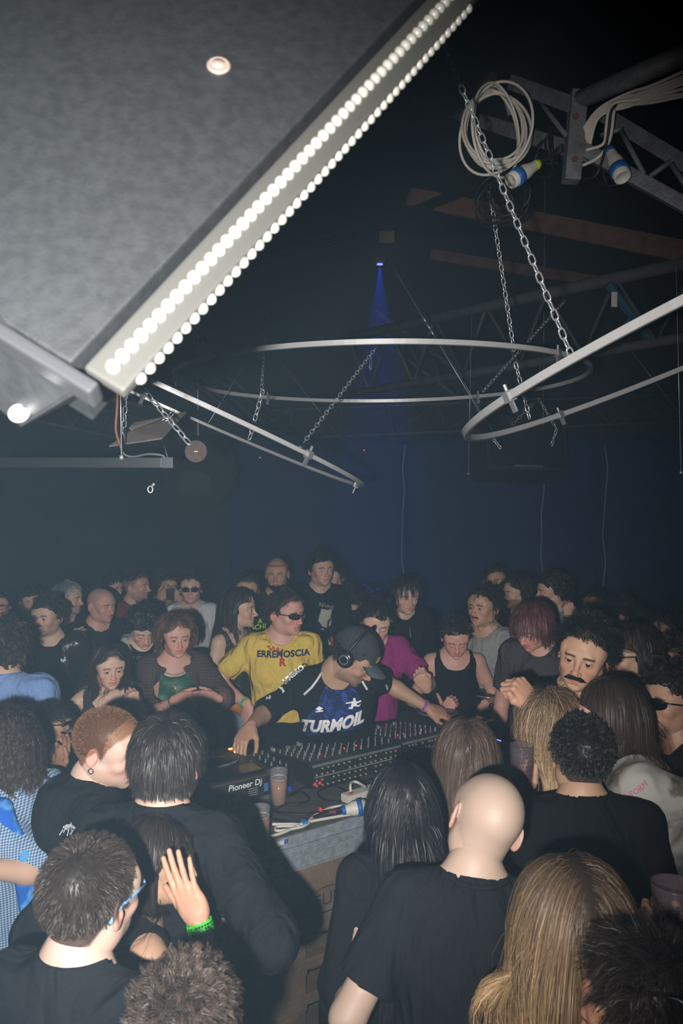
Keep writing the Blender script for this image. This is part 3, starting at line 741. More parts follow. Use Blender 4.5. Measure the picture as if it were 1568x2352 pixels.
# ---- worn things
def HP(pr, x, y, z): return pr['P']+pr['Rh']@(np.array([x, y, z])*pr['s'])
def glasses(style='wrap', rgb=(10, 10, 12), temple=None, z=.002, lift=0, tiltz=0, y0=.0, label=None):
    def f(pr):
        mb = MB(); m = mat('sunglass_lens_%s' % style, lin(*rgb), rough=.08, spec=.8, coat=.5); tm = mat('temple_%d_%d_%d' % (temple or rgb), lin(*(temple or rgb)), rough=.3)
        H = lambda x, y, z: HP(pr, x, y+y0, z+lift)
        lenses = []; fr = MB(); hgt = {'wrap': .017, 'round': .021, 'square': .018, 'clear': .017}[style]
        for q in (-1, 1):
            poly = []
            for k in range(16):
                th = 2*math.pi*k/16; ex = 2.6 if style != 'round' else 2.0
                cx_ = abs(math.cos(th))**(2/ex)*math.copysign(1, math.cos(th)); cz = abs(math.sin(th))**(2/ex)*math.copysign(1, math.sin(th))
                px = q*.034+cx_*.029; poly.append(H(px, .113-abs(px)**2*7.5-(.0 if style != 'wrap' else .003), z+cz*hgt+(.004*abs(px)/.06 if style == 'wrap' else 0)+tiltz*px))
            d = pr['Rh']@np.array([0, .004, 0])
            if style == 'clear': fr.tube(poly, .0022, 6, closed=True)
            else: lenses.append(MB().prism(poly, d))
            fr.tube([H(q*.062, .086, z+.010), H(q*.074, .050, z+.010), H(q*.083, -.005, z+.008), H(q*.084, -.035, z-.012)], .0032, 6)
        fr.tube([H(q_, .116-q_*q_*7.8, z+.011) for q_ in np.linspace(-.063, .063, 11)], .0028, 6)
        p = link('sunglasses' if style != 'clear' else 'eyeglasses', np.array([tuple(v) for v in fr.v]), fr.f, tm, pr['o'], True)
        if label: p['label'] = label
        for l_ in lenses: link('lens', np.array([tuple(v) for v in l_.v]), l_.f, m, p, False)
    return f
def wristband(side, rgb, marks=True, wdt=.020, t=.0):
    def f(pr):
        a = pr['AR'][side]; W_, y = a['W'], a['y']; ax = nrm(a['W']-a['E']); s = pr['s']; c = W_-ax*(.018+t)*s; mb = MB(); x, z = a['x'], a['z']
        x = nrm(x-ax*np.dot(x, ax)); z = np.cross(x, ax); n = 28; V = []; F = []
        for i, hh in ((0, -.5), (1, .5)):
            for k in range(n):
                th = 2*math.pi*k/n; V.append(c+ax*hh*wdt+(x*math.cos(th)*.0335+z*math.sin(th)*.029)*s)
        for k in range(n): F.append((k, (k+1) % n, n+(k+1) % n, n+k))
        b = link('wristband', V, F, mat('band_%d_%d_%d' % rgb, lin(*rgb), rough=.5), pr['o'], True)
        if marks:
            mk = MB()
            for k in range(n):
                for j in range(3):
                    if rng.random() < .45:
                        th0, th1 = 2*math.pi*k/n, 2*math.pi*(k+.7)/n; h0, h1 = (-.38+j*.25)*wdt, (-.20+j*.25)*wdt; R_ = .0342, .0297
                        q = [c+ax*hh+(x*math.cos(th)*R_[0]+z*math.sin(th)*R_[1])*s for th, hh in ((th0, h0), (th1, h0), (th1, h1), (th0, h1))]; mk.add(q, [(0, 1, 2, 3)])
            if mk.v: link('printed_marks', np.array([tuple(v) for v in mk.v]), mk.f, mat('band_ink', (.01, .02, .01), rough=.6), b, False)
    return f
def necklace(rgb, r=.0035, drop=.05, metal=.3, width=.075, beads=True, pend=0, name='necklace'):
    def f(pr):
        s = pr['s']; mb = MB(); pts = []
        bv = pr.get('bvh', []); 
        for k in range(40):
            th = 2*math.pi*k/40; x = math.sin(th)*width; y = math.cos(th)*width*.95+.008; z = .045-drop*(1+math.cos(th))*.5
            p = pr['C'](x, y+drop*.25*(1+math.cos(th))*.5, z); pts.append(p)
        V, Q = pr['skinm'] if 'skinm' in pr else (None, None)
        if beads:
            for p in pts: mb.lathe([(0.0005, -r), (r*.8, -r*.6), (r, 0), (r*.8, r*.6), (0.0005, r)], p, n=6)
        mb.tube(pts, r*.45, 5, closed=True)
        if pend: mb.lathe([(.001, -pend*.2), (pend, -pend*.15), (pend, pend*.15), (.001, pend*.2)], np.array(pts[0])+[0, 0, -pend], axis=pr['Ft'], n=12)
        mb.build(name, mat('jewel_%d_%d_%d' % rgb, lin(*rgb), rough=.3, metal=metal), pr['o'], True)
    return f
def earring(side=1, rgb=(190, 190, 195), r=.007, dz=-.036, dy=-.008):
    def f(pr):
        mb = MB(); pts = [HP(pr, side*.085, dy+math.cos(t)*r, dz-r+math.sin(t)*r) for t in np.linspace(0, 2*math.pi, 12, endpoint=False)]
        mb.tube(pts, .0016, 5, closed=True); mb.build('earring', mat('jewel_%d_%d_%d' % rgb, lin(*rgb), rough=.25, metal=.8), pr['o'], True)
    return f
def moustache(rgb=(14, 11, 10), w=.036, t=.007, droop=.010):
    def f(pr):
        g = Grid((-.06, .05, -.08), (.06, .13, -.02), .0022)
        for q in (-1, 1): g.cap((q*.003, .107, -.0475), (q*w*.55, .100, -.050), t*.85, t, k=.003); g.cap((q*w*.55, .100, -.050), (q*w, .083, -.050-droop), t, t*.35, k=.004)
        V, Q = g.mesh(); V = V+normals(V, Q)*(noise(V, 260)*.0015)[:, None]
        link('moustache', V*pr['s']@pr['Rh'].T+pr['P'], Q, mat('moustache_hair', lin(*rgb), rough=.6, spec=.3, bump=.8, bscale=300), pr['o'], True)
    return f
def beardmesh(rgb=(24, 18, 15), t=.006):
    def f(pr):
        g = Grid((-.08, -.03, -.14), (.08, .14, -.02), .003)
        g.ell((0, .032, -.066), (.056+t, .053+t, .042+t), k=0); g.ell((0, .076, -.092), (.021+t, .020+t, .021+t), k=.02)
        x, y, z = g.ax[0][:, None, None], g.ax[1][None, :, None], g.ax[2][None, None, :]
        g.F = np.maximum(g.F, z+.062+np.where(y < .06, -.03*(y < .03), 0)+0*x); g.F = np.maximum(g.F, -y-.01+0*x+0*z)
        V, Q = g.mesh(); V = V+normals(V, Q)*(noise(V, 160)*.002)[:, None]
        link('beard', V*pr['s']@pr['Rh'].T+pr['P'], Q, mat('beard_hair_%d' % rgb[0], lin(*rgb), rough=.7, spec=.3, bump=.9, bscale=260), pr['o'], True)
    return f
def conform(pr, V, F, name, m, dirv, off=.003, parent=None, layer=-1):
    """lay a flat figure onto the clothes by dropping it along dirv"""
    if not pr.get('bvh'): return
    out = []
    for p in V:
        best = None
        for b in pr['bvh']:
            h = b.ray_cast(Vector(p)-Vector(dirv)*.35, Vector(dirv), .9)
            if h[0] is not None and (best is None or h[3] < best[1]): best = (h[0], h[3])
        out.append((best[0]-Vector(dirv)*off) if best else Vector(p))
    return link(name, np.array([tuple(v) for v in out]), F, m, parent or pr['o'], False)
def text_mesh(txt, size=1.0, bold=.0, shear=0.0, edge=None, spacing=1.0):
    cu = bpy.data.curves.new('t', 'FONT'); cu.body = txt; cu.size = size; cu.align_x = 'CENTER'; cu.align_y = 'CENTER'; cu.offset = bold; cu.shear = shear; cu.resolution_u = 3; cu.space_character = spacing
    o = bpy.data.objects.new('t', cu); COL.objects.link(o); dg = bpy.context.evaluated_depsgraph_get(); me = bpy.data.meshes.new_from_object(o.evaluated_get(dg))
    bm = bmesh.new(); bm.from_mesh(me); edge = edge or size*.12
    for _ in range(4):
        es = [e for e in bm.edges if e.calc_length() > edge]
        if not es or len(bm.verts) > 6000: break
        bmesh.ops.subdivide_edges(bm, edges=es, cuts=1); bmesh.ops.triangulate(bm, faces=bm.faces[:])
    V = [(v.co.x, v.co.y) for v in bm.verts]; bm.verts.index_update(); F = [[v.index for v in f_.verts] for f_ in bm.faces]; bm.free()
    bpy.data.objects.remove(o); bpy.data.meshes.remove(me); return V, F
def decal(pr, V2, F, c, right, up, m, name='print', off=.003, warp=None, parent=None):
    right, up = nrm(right), nrm(up); dv = -np.cross(right, up); c = np.array(c)
    P3 = []
    for x, y in V2:
        if warp: x, y = warp(x, y)
        P3.append(c+right*x+up*y)
    return conform(pr, P3, F, name, m, dv, off, parent)
def text_on(pr, txt, c, right, up, size, m, name='lettering', warp=None, bold=0, shear=0, off=.003, spacing=1.0):
    V, F = text_mesh(txt, size, bold, shear, spacing=spacing); return decal(pr, V, F, c, right, up, m, name, off, warp)
def shape2d(polys, edge=.02):
    bm = bmesh.new()
    for p in polys: bm.faces.new([bm.verts.new((x, y, 0)) for x, y in p])
    bmesh.ops.triangulate(bm, faces=bm.faces[:])
    for _ in range(4):
        es = [e for e in bm.edges if e.calc_length() > edge]
        if not es: break
        bmesh.ops.subdivide_edges(bm, edges=es, cuts=1); bmesh.ops.triangulate(bm, faces=bm.faces[:])
    bm.verts.index_update(); V = [(v.co.x, v.co.y) for v in bm.verts]; F = [[v.index for v in f_.verts] for f_ in bm.faces]; bm.free(); return V, F
def stroke2d(pts, w):
    out = []
    for (x0, y0), (x1, y1) in zip(pts[:-1], pts[1:]):
        L = math.hypot(x1-x0, y1-y0)+1e-9; nx, ny = -(y1-y0)/L*w/2, (x1-x0)/L*w/2; ex, ey = (x1-x0)/L*w*.3, (y1-y0)/L*w*.3
        out.append([(x0+nx-ex, y0+ny-ey), (x0-nx-ex, y0-ny-ey), (x1-nx+ex, y1-ny+ey), (x1+nx+ex, y1+ny+ey)])
    return out
# ---------------------------------------------------------------- the place
M_STEEL = mat('galvanised_steel', lin(150, 152, 156), rough=.5, metal=.55, var=.35, vscale=30, bump=.2, bscale=60)
M_GREY = mat('grey_paint_steel', lin(120, 122, 128), rough=.6, metal=.2, var=.35, vscale=18, bump=.3, bscale=90)
M_ALU = mat('brushed_aluminium', lin(190, 190, 190), rough=.38, metal=.35, spec=.6)
M_CHAIN = mat('zinc_chain', lin(215, 218, 222), rough=.3, metal=.65)
M_BLACK = mat('black_plastic', lin(28, 29, 31), rough=.45)
M_WOOD = mat('raw_wood', lin(120, 88, 60), rough=.8, var=.4, vscale=9, bump=.3, bscale=40)
M_WHITE_CABLE = mat('white_cable', lin(205, 200, 188), rough=.55)
M_BLACK_CABLE = mat('black_cable', lin(24, 24, 26), rough=.5)
def slab(name, c, size, m, bev=0, R=None):
    return tag(MB().box(c, size, R, bev).build(name, m), kind='structure')
M_FLOOR = mat('floor_concrete', lin(58, 56, 54), rough=.85, var=.4, vscale=3, bump=.4, bscale=20)
slab('floor', (0, 4, -.05), (16.4, 13, .1), M_FLOOR)
slab('ceiling', (0, 4, 5.45), (16.4, 13, .1), mat('ceiling_black', lin(20, 20, 21), rough=.95))
for nm, x in (('wall_left', -8.15), ('wall_right', 8.15)): slab(nm, (x, 4, 2.7), (.1, 13, 5.4), mat('wall_dark', lin(30, 32, 36), rough=.95))
slab('wall_back', (0, 9.6, 2.7), (16.4, .1, 5.4), mat('wall_dark', (0, 0, 0)))
# blue tarpaulin hung in lengths along the back
def tarp(x0, x1, y, z1, seed, label, m=None):
    nx, nz = 120, 30; V = []; r_ = random.Random(seed); ph = [r_.uniform(0, 6) for _ in range(5)]
    for j in range(nz+1):
        for i in range(nx+1):
            u, w = i/nx, j/nz; x = x0+(x1-x0)*u
            dy = .05*math.sin(x*1.7+ph[0])+.012*math.sin(x*5+ph[1]+w*3)+.02*math.sin(w*5+x*2+ph[3])+.05*max(0, 1-min(u, 1-u)*18)
            V.append((x, y+dy, .02+(z1-.02)*w))
    F = [(j*(nx+1)+i, j*(nx+1)+i+1, (j+1)*(nx+1)+i+1, (j+1)*(nx+1)+i) for j in range(nz) for i in range(nx)]
    o = link('tarpaulin', V, F, m or mat('blue_tarpaulin', lin(19, 42, 92), rough=.7, spec=.2, bump=.3, bscale=7, var=.35, vscale=1.5), None, True, origin=((x0+x1)/2, y, 0))
    sm = o.modifiers.new('thickness', 'SOLIDIFY'); sm.thickness = .004
    tag(o, label, 'tarpaulin'); return o
tarp(-8, -1.2, 9.2, 2.95, 1, 'dull grey tarpaulin sheet at the far left, behind the smiling bald man', mat('grey_tarpaulin', lin(38, 46, 48), rough=.8, spec=.2, bump=.3, bscale=7, var=.35, vscale=1.5))
tarp(-1.28, .78, 9.15, 3.0, 2, 'blue tarpaulin sheet hanging behind the headband man, middle of the back wall')
tarp(.7, 3.05, 9.2, 3.0, 3, 'blue tarpaulin sheet behind the man in the black zip jacket')
tarp(2.97, 8, 9.15, 3.0, 4, 'blue tarpaulin sheet at the far right of the back wall')
for x, lb in ((.72, 'pale rope line hanging down the tarpaulin seam in the middle'), (2.3, 'pale cord hanging on the tarpaulin above the moustached man in grey'), (3.0, 'pale torn seam strip on the tarpaulin at right')):
    mb = MB(); mb.tube(spline([(x+random.uniform(-.03, .03), 9.09+random.uniform(-.01, .01), z) for z in np.linspace(.8, 2.9, 9)], 5), .008, 6)
    tag(mb.build('cord', mat('faded_cord', lin(120, 140, 175), rough=.7), smooth=True), lb, 'cord')
# ---- ceiling timber
def beam(p, q, w, h, m, name, label, cat, r=None):
    p, q = Vector(p), Vector(q); d = q-p; R = Matrix((d.cross(Vector((0, 0, 1))).normalized(), d.normalized(), d.cross(Vector((0, 0, 1))).cross(d).normalized()*-1)).transposed()
    if R.determinant() < 0: R.col[2] = -R.col[2]
    return tag(MB().box((p+q)/2, (w, d.length, h), R, .004).build(name, m), label, cat)
M_JOIST = mat('joist_wood', lin(92, 66, 50), rough=.85, var=.35, vscale=14, bump=.4, bscale=40)
beam(pix(940, 452, 5.6), pix(1640, 592, 4.6), .05, .12, M_JOIST, 'roof_joist', 'brown timber joist crossing below the coiled cables', 'beam')
beam(pix(990, 585, 7.2), pix(1420, 655, 6.6), .05, .09, M_JOIST, 'roof_joist', 'thin brown timber joist just above the grey tube at right', 'beam')
beam(pix(880, 130, 4.6), pix(1130, 190, 4.2), .05, .09, M_JOIST, 'roof_joist', 'dark timber joist at the top beside the long chain', 'beam')
# ---- truss and its node
def tubes(name, label, cat, segs, m, parent=None):
    mb = MB()
    for a, b, r in segs: mb.tube([a, b], r, 8)
    return tag(mb.build(name, m, smooth=True), label, cat) if parent is None else mb.build(name, m, parent, smooth=True)
ND = 3.1
node = empty('roof_truss', pix(1316, 400, ND)); tag(node, 'grey steel roof truss with its post and chords, above the right ring', 'truss')
def prof(name, a, b, w, h, m=M_GREY, parent=node):
    a, b = Vector(a), Vector(b); d = (b-a).normalized(); s = d.cross(Vector((0, 0, 1))); s = s.normalized() if s.length > .05 else Vector((1, 0, 0)); u = s.cross(d).normalized()
    R = Matrix((s, d, u)).transposed(); return MB().box((a+b)/2, (w, (b-a).length, h), R, .006).build(name, m, parent)
prof('post', pix(1328, 212, ND), pix(1311, 418, ND), .062, .062)
prof('chord', pix(1180, 190, 3.5), pix(1322, 242, ND), .055, .06)
prof('chord', pix(950, 228, 4.6), pix(1345, 352, ND-.02), .055, .06)
MB().tube([pix(1325, 232, ND), pix(1600, 112, 2.75)], .036, 12).build('ridge_tube', M_GREY, node, True)
prof('chord', pix(1385, 262, ND+.1), pix(1620, 405, 2.9), .05, .055)
prof('chord', pix(1335, 342, ND), pix(1620, 498, 2.9), .045, .05)
for a, b in (((1226, 216, 3.35), (1300, 312, 3.1)), ((1425, 300, 3.05), (1478, 400, 2.98)), ((1540, 370, 2.93), (1492, 405, 2.97)), ((1540, 375, 2.93), (1590, 450, 2.9)), ((1380, 310, 3.1), (1430, 295, 3.05)), ((1150, 190, 3.7), (1170, 265, 3.7))):
    MB().tube([pix(*a), pix(*b)], .010, 6).build('brace', M_GREY, node, True)
for u, v in ((1321, 268), (1319, 366)):
    MB().lathe([(.001, 0), (.012, .001), (.012, .009), (.001, .010)], pix(u, v, ND-.045), axis=(0, -1, 0), n=6).build('bolt', mat('rusty_bolt', lin(110, 62, 44), rough=.8), node)
# ---- cable coils and bundles
def coil(name, label, u, v, d, ru, rv, n, r, m, seed, spread=.25):
    rr = random.Random(seed); mb = MB(); k = d/FPX
    for i in range(n):
        a, b = ru*k*(1-spread*rr.random()), rv*k*(1-spread*.6*rr.random()); c = pix(u+rr.uniform(-6, 6), v+rr.uniform(-8, 8), d+rr.uniform(-.05, .05)); tw = rr.uniform(-.2, .2)
        mb.tube([c+Vector((a*math.cos(t), .06*math.sin(t+tw*9)+tw*.2*math.cos(t), b*math.sin(t)*1.0-abs(math.cos(t))*.01)) for t in np.linspace(0, 2*math.pi, 40, endpoint=False)], r, 6, closed=True)
    return tag(mb.build(name, m, smooth=True), label, 'cable')
coil('cable_coil', 'coil of pale grey cables hung around the truss beside the long chain', 1140, 295, 3.25, 76, 102, 9, .0062, M_WHITE_CABLE, 1, .22)
coil('cable_coil', 'black cable coil hanging under the pale cable coil', 1152, 455, 3.3, 62, 62, 7, .004, M_BLACK_CABLE, 2, .45)
coil('cable_coil', 'small black cable loop hanging left of the truss post', 1272, 350, 3.2, 34, 58, 5, .004, M_BLACK_CABLE, 3, .5)
coil('cable_coil', 'thin black cable loop hanging under the right chord of the truss', 1405, 390, 3.1, 36, 52, 3, .003, M_BLACK_CABLE, 4, .3)
for i in range(9):
    o_ = i*5
    mb = MB(); mb.tube(spline([pix(1336+i*2, 300+i*5, 3.08), pix(1375, 250+o_*.5, 3.02), pix(1440, 215+o_*.7+(i%2)*6, 2.95), pix(1500, 195+o_*.8+(i%3)*4, 2.85), pix(1600, 150+i*8+(i%2)*5, 2.7)], 6), .0062, 6)
    tag(mb.build('power_cable', M_WHITE_CABLE, smooth=True), 'pale power cable in the bundle strapped along the ridge tube', 'cable', 'pale cables strapped along the ridge tube')
for i, pts in enumerate(([(1345, 345, 3.05), (1385, 330, 3.02), (1392, 290, 3.0), (1405, 240, 2.95), (1470, 228, 2.9)], [(1338, 380, 3.05), (1375, 360, 3.0), (1400, 320, 3.0), (1410, 250, 2.95)])):
    tag(MB().tube(spline([pix(*p) for p in pts], 8), .0065, 6).build('power_cable', M_WHITE_CABLE, smooth=True), ['pale cable curving down from the ridge tube bundle to the post', 'pale cable looping low behind the truss post'][i], 'cable')
tag(MB().tube(spline([pix(1340, 412, 3.05), pix(1370, 400, 3.0), pix(1392, 330, 2.98), pix(1402, 262, 2.95), pix(1415, 240, 2.95)], 8), .005, 6).build('power_cable', M_BLACK_CABLE, smooth=True), 'black cable hanging beside the pale loop right of the post', 'cable')
for i in range(4):
    tag(MB().tube(spline([pix(1290, 345-i*4, 3.05), pix(1180, 410+i*3, 3.3), pix(1080, 418+i*6, 3.7), pix(960, 470+i*6, 4.5), pix(700, 560+i*10, 5.8), pix(560, 600+i*12, 6.5)], 8), .0055, 6).build('power_cable', M_BLACK_CABLE, smooth=True), 'black cable in the run sagging away left from the truss', 'cable', 'black cables sagging left from the truss')
M_BLUE = mat('cee_blue', lin(25, 90, 165), rough=.45); M_CEE = mat('cee_white', lin(205, 203, 192), rough=.5)
def plug(label, a, b, band=None):
    a, b = Vector(a), Vector(b); ax = (b-a).normalized(); L = (b-a).length; o = empty('power_connector', a); tag(o, label, 'connector')
    MB().lathe([(.001, 0), (.016, 0), (.020, L*.2), (.024, L*.35), (.029, L*.45), (.030, L*.70), (.030, L), (.026, L*1.01), (.024, L*.96), (.001, L*.95)], a, ax, 20).build('connector_body', M_CEE, o, True)
    MB().lathe([(.029, L*.64), (.035, L*.66), (.035, L*.84), (.030, L*.85)], a, ax, 20).build('collar', M_BLUE, o, True)
    MB().lathe([(.001, -.002), (.019, 0), (.0195, L*.14), (.017, L*.16)], a, ax, 20).build('gland', M_BLUE if band is None else mat('lime_tape', lin(190, 215, 30), rough=.5), o, True)
plug('blue and white power connector hanging right of the truss post', pix(1398, 342, 2.98), pix(1430, 408, 2.9))
plug('blue and white power connector with lime tape left of the truss post', pix(1236, 376, 3.05), pix(1172, 416, 3.0), 1)
# ---- rings
def ring(label, c, n, r, tr, m=M_ALU, a0=0, a1=2*math.pi, clamps=()):
    n = Vector(n).normalized(); a = n.cross(Vector((0, 1, 0))).normalized(); b = n.cross(a); c = Vector(c); o = empty('ring_light', c); tag(o, label, 'ring light', 'hanging ring lights' if False else None)
    P_ = lambda t, dr=0, dz=0: c+(a*math.cos(t)+b*math.sin(t))*(r+dr)+n*dz
    mb = MB(); N_ = 140; full = a1-a0 > 6.2; V = []; F = []; pr_ = [(-.009, -.011), (.009, -.011), (.009, .011), (-.009, .011)]
    cnt = N_ if full else N_+1
    for i in range(cnt):
        t = a0+(a1-a0)*i/N_
        for x, z in pr_: V.append(P_(t, x*tr/.015, z*tr/.015))
    for i in range(N_):
        j = (i+1) % cnt
        for k in range(4): F.append((i*4+k, i*4+(k+1) % 4, j*4+(k+1) % 4, j*4+k))
    if not full: F += [(3, 2, 1, 0), tuple((cnt-1)*4+k for k in range(4))]
    mb.add(V, F); mb.build('ring_profile', m, o)
    V = []; F = []
    for i in range(cnt):
        t = a0+(a1-a0)*i/N_; k_ = tr/.015
        for x, z in ((-.006*k_, -.0112*k_), (.006*k_, -.0112*k_), (.006*k_, -.0135*k_), (-.006*k_, -.0135*k_)): V.append(P_(t, x, z))
    for i in range(N_):
        j = (i+1) % cnt
        for k in range(4): F.append((i*4+k, i*4+(k+1) % 4, j*4+(k+1) % 4, j*4+k))
    MB().add(V, F).build('diffuser', mat('ring_diffuser', lin(90, 92, 92), rough=.5), o)
    for cp in clamps:
        p = Vector(cp); t = math.atan2((p-c).dot(b), (p-c).dot(a)); q = P_(t); R = Matrix(((a*math.cos(t)+b*math.sin(t)), (b*math.cos(t)-a*math.sin(t)), n)).transposed()
        k = MB().box(q, (.024, .024, .030), R, .003).build('clamp', M_STEEL, o); MB().box(q-n*.026, (.005, .020, .036), R, .002).build('clamp_plate', M_STEEL, k); MB().tube([q+n*.012, q+n*.032], .005, 8).build('eye_bolt', M_STEEL, k)
    return o
ring('large silver ring light hanging level in the middle under the roof', (.191, 3.974, 2.934), (-.0056, -.0016, 1), 1.0, .013, clamps=[pix(1180, 815, 3.4), pix(1108, 909, 4.8), pix(600, 912, 4.8), pix(470, 795, 3.9)])
ring('silver ring light tilted up to the right edge, hanging from the long chain', (1.303, 2.368, 2.936), (-.401, .096, 1), 1.0, .013, clamps=[pix(1318, 826, 2.1), pix(1218, 972, 3.4)])
ring('silver ring light tilted down behind the near strobe, at left', (-.826, 3.447, 2.80), (.435, .023, 1), 1.0, .010, clamps=[pix(572, 1019, 3.0), pix(690, 1034, 3.6), pix(345, 873, 4.4)])
# ---- chains
def chain(p, q, label, pitch=.024, wire=.0028, sag=0, name='chain', m=None, wid=.0085):
    p, q = Vector(p), Vector(q); L = (q-p).length; n = max(3, int(L/pitch)); mb = MB()
    P_ = [p.lerp(q, i/n)-Vector((0, 0, sag*4*(i/n)*(1-i/n))) for i in range(n+1)]
    seg = 10 if pitch > .02 else 8
    for i in range(n):
        a, b = P_[i], P_[i+1]; t = (b-a).normalized(); s_ = t.orthogonal().normalized(); s2 = t.cross(s_); c = (a+b)/2; hl = (b-a).length*.5+wire*.9
        w = (s_ if i % 2 else s2); pts = []
        for k in range(seg):
            th = 2*math.pi*k/seg; x = math.cos(th); y = math.sin(th); pts.append(c+t*(hl*(abs(x)**.6)*math.copysign(1, x))+w*wid*y)
        mb.tube(pts, wire, 5, closed=True)
    return tag(mb.build(name, m or M_CHAIN, smooth=True), label, 'chain')
chain(pix(985, 20, 2.45), pix(1314, 822, 2.12), 'long bright steel chain holding up the tilted right ring', .029, .0026, wid=.0085)
chain(pix(1122, 425, 3.4), pix(1180, 806, 3.38), 'steel chain dropping to the level ring clamp, behind the long chain', .028, .0026)
chain(pix(1183, 832, 3.38), pix(1216, 962, 3.4), 'short steel chain from the level ring down to the right ring', .028, .0026)
chain(pix(1108, 900, 4.8), pix(1298, 690, 5.2), 'thin slanting chain from the level ring up to the grey tube', .03, .0022)
chain(pix(600, 905, 4.8), pix(612, 700, 5.0), 'dim chain holding the far side of the level ring', .03, .002)
chain(pix(572, 1010, 3.0), pix(604, 895, 3.1), 'short chain above the near clamp of the left ring', .026, .002)
chain(pix(690, 1026, 3.6), pix(862, 800, 4.3), 'long slanting chain from the left ring clamp up to the truss', .028, .0022)
chain(pix(343, 868, 4.4), pix(372, 760, 4.6), 'dim chain holding the far clamp of the left ring', .03, .0024)
chain(pix(392, 690, 4.0), pix(482, 806, 4.1), 'dim chain slanting beside the edge of the near strobe', .03, .0022)
chain(pix(284, 800, 2.9), pix(292, 850, 2.9), 'short doubled chain right below the near strobe', .03, .003)
chain(pix(292, 850, 2.9), pix(436, 1020, 2.7), 'bright steel chain running down to the perforated round plate', .034, .0030, wid=.0095)
chain(pix(291, 850, 2.9), pix(284, 998, 3.0), 'steel chain hanging straight down beside the brown cable', .026, .0022)
chain(pix(300, 985, 3.2), pix(400, 945, 3.2), 'small chain draped over the brown flap plate', .024, .002, sag=.03)
chain(pix(1176, 975, 5.6), pix(1236, 915, 5.4), 'thin chain hooked on below the right ring', .03, .0024)
chain(pix(1236, 915, 5.4), pix(1278, 985, 5.3), 'thin chain falling right from the hook behind the right ring', .03, .0024)
chain(pix(1278, 985, 5.3), pix(1266, 1024, 5.3), 'loose chain end dangling behind the right ring', .03, .0024)
chain(pix(1132, 1008, 4.6), pix(1150, 1030, 4.6), 'short loose chain end under the left tip of the right ring', .028, .0026)
chain(pix(852, 812, 5.4), pix(850, 850, 5.4), 'short loose chain end near the blue beam lamp', .03, .0024)
# ---- steel wires
def wire(a, b, label, r=.0022, rgb=(170, 175, 180), name='steel_wire', knot=None, end=None):
    mb = MB(); mb.tube([a, b], r, 6)
    if knot:
        for t in knot: p = Vector(a).lerp(Vector(b), t); mb.tube([p, p.lerp(Vector(b), .05)], r*3, 6)
    if end: mb.tube([b, Vector(b)+Vector((0, 0, -end))], r*3.5, 8)
    return tag(mb.build(name, mat('wire_%d' % rgb[0], lin(*rgb), rough=.35, metal=.6), smooth=True), label, 'wire')
wire(pix(905, 618, 4.6), pix(1112, 965, 4.3), 'taut steel wire slanting across the level ring', knot=(.33, .38, .42))
wire(pix(1000, 770, 4.4), pix(1140, 1005, 4.35), 'second slanting steel wire below the turnbuckle', .0018, (120, 125, 130))
wire(pix(1083, 725, 4.8), pix(1075, 1086, 4.8), 'thin vertical wire hanging by the tip of the right ring', .0014, end=.012)
wire(pix(1552, 612, 3.4), pix(1563, 1082, 3.4), 'thin vertical wire at the right edge with a white end', .0016, end=.012)
wire(pix(1398, 740, 5.2), pix(1560, 950, 5.0), 'thin slanting wire at right under the teal strut', .002, (110, 115, 120))
wire(pix(1264, 725, 6.0), pix(1224, 930, 6.0), 'dim wire running down behind the right ring', .0025, (90, 95, 100))
wire(pix(560, 840, 4.2), pix(478, 972, 4.0), 'thin slanting wire crossing the left ring', .002, (150, 155, 160))
wire(pix(650, 838, 5.0), pix(785, 1010, 5.0), 'thin wire crossing under the level ring on its left', .002, (100, 105, 110))
wire(pix(275, 818, 2.75), pix(279, 1046, 2.75), 'white hanging wire ending on the black light bar', .0022, (215, 215, 215), end=.014)
wire(pix(373, 1010, 3.0), pix(385, 1052, 2.8), 'short wire from the brown flap plate to the light bar', .0018)
tag(MB().tube(spline([pix(270, 822, 2.8), pix(269, 930, 2.8), pix(266, 985, 2.8), pix(275, 1022, 2.8)], 8), .0055, 8).build('orange_cable', mat('copper_cable', lin(120, 70, 50), rough=.5), smooth=True), 'orange brown cable hanging down to the black light bar', 'cable')
tag(MB().tube(spline([pix(275, 1020, 2.8), pix(284, 1042, 2.8), pix(305, 1049, 2.8), pix(340, 1043, 2.78), pix(372, 1046, 2.78), pix(378, 1054, 2.78)], 8), .004, 8).build('grey_cable', mat('grey_cable', lin(95, 98, 102), rough=.5), smooth=True), 'thin grey cable running along the top of the black light bar', 'cable')
# ---- far tubes and lattice (faint behind the haze)
M_FAR = mat('dark_steel', lin(66, 68, 72), rough=.8, var=.3, vscale=14)
def lattice(label, a, b, a2, b2, n, r=.03, rb=.012):
    a, b, a2, b2 = map(Vector, (a, b, a2, b2)); o = empty('lattice_girder', a); tag(o, label, 'girder')
    MB().tube([a, b], r, 8).build('chord', M_FAR, o, True); MB().tube([a2, b2], r*.8, 8).build('chord', M_FAR, o, True)
    for i in range(n):
        p = a.lerp(b, i/n); q = a2.lerp(b2, (i+.5)/n); p2 = a.lerp(b, (i+1)/n)
        MB().tube([p, q], rb, 6).build('brace', M_FAR, o, True); MB().tube([q, p2], rb, 6).build('brace', M_FAR, o, True)
lattice('long grey lattice girder rising to the right edge behind the level ring', pix(800, 775, 7.0), pix(1600, 598, 4.6), pix(800, 905, 7.0), pix(1600, 770, 4.8), 6, .04)
lattice('faint lattice girder slanting down under the blue beam', pix(860, 712, 8.1), pix(1190, 955, 8.9), pix(900, 800, 8.1), pix(1110, 955, 8.2), 5, .028)
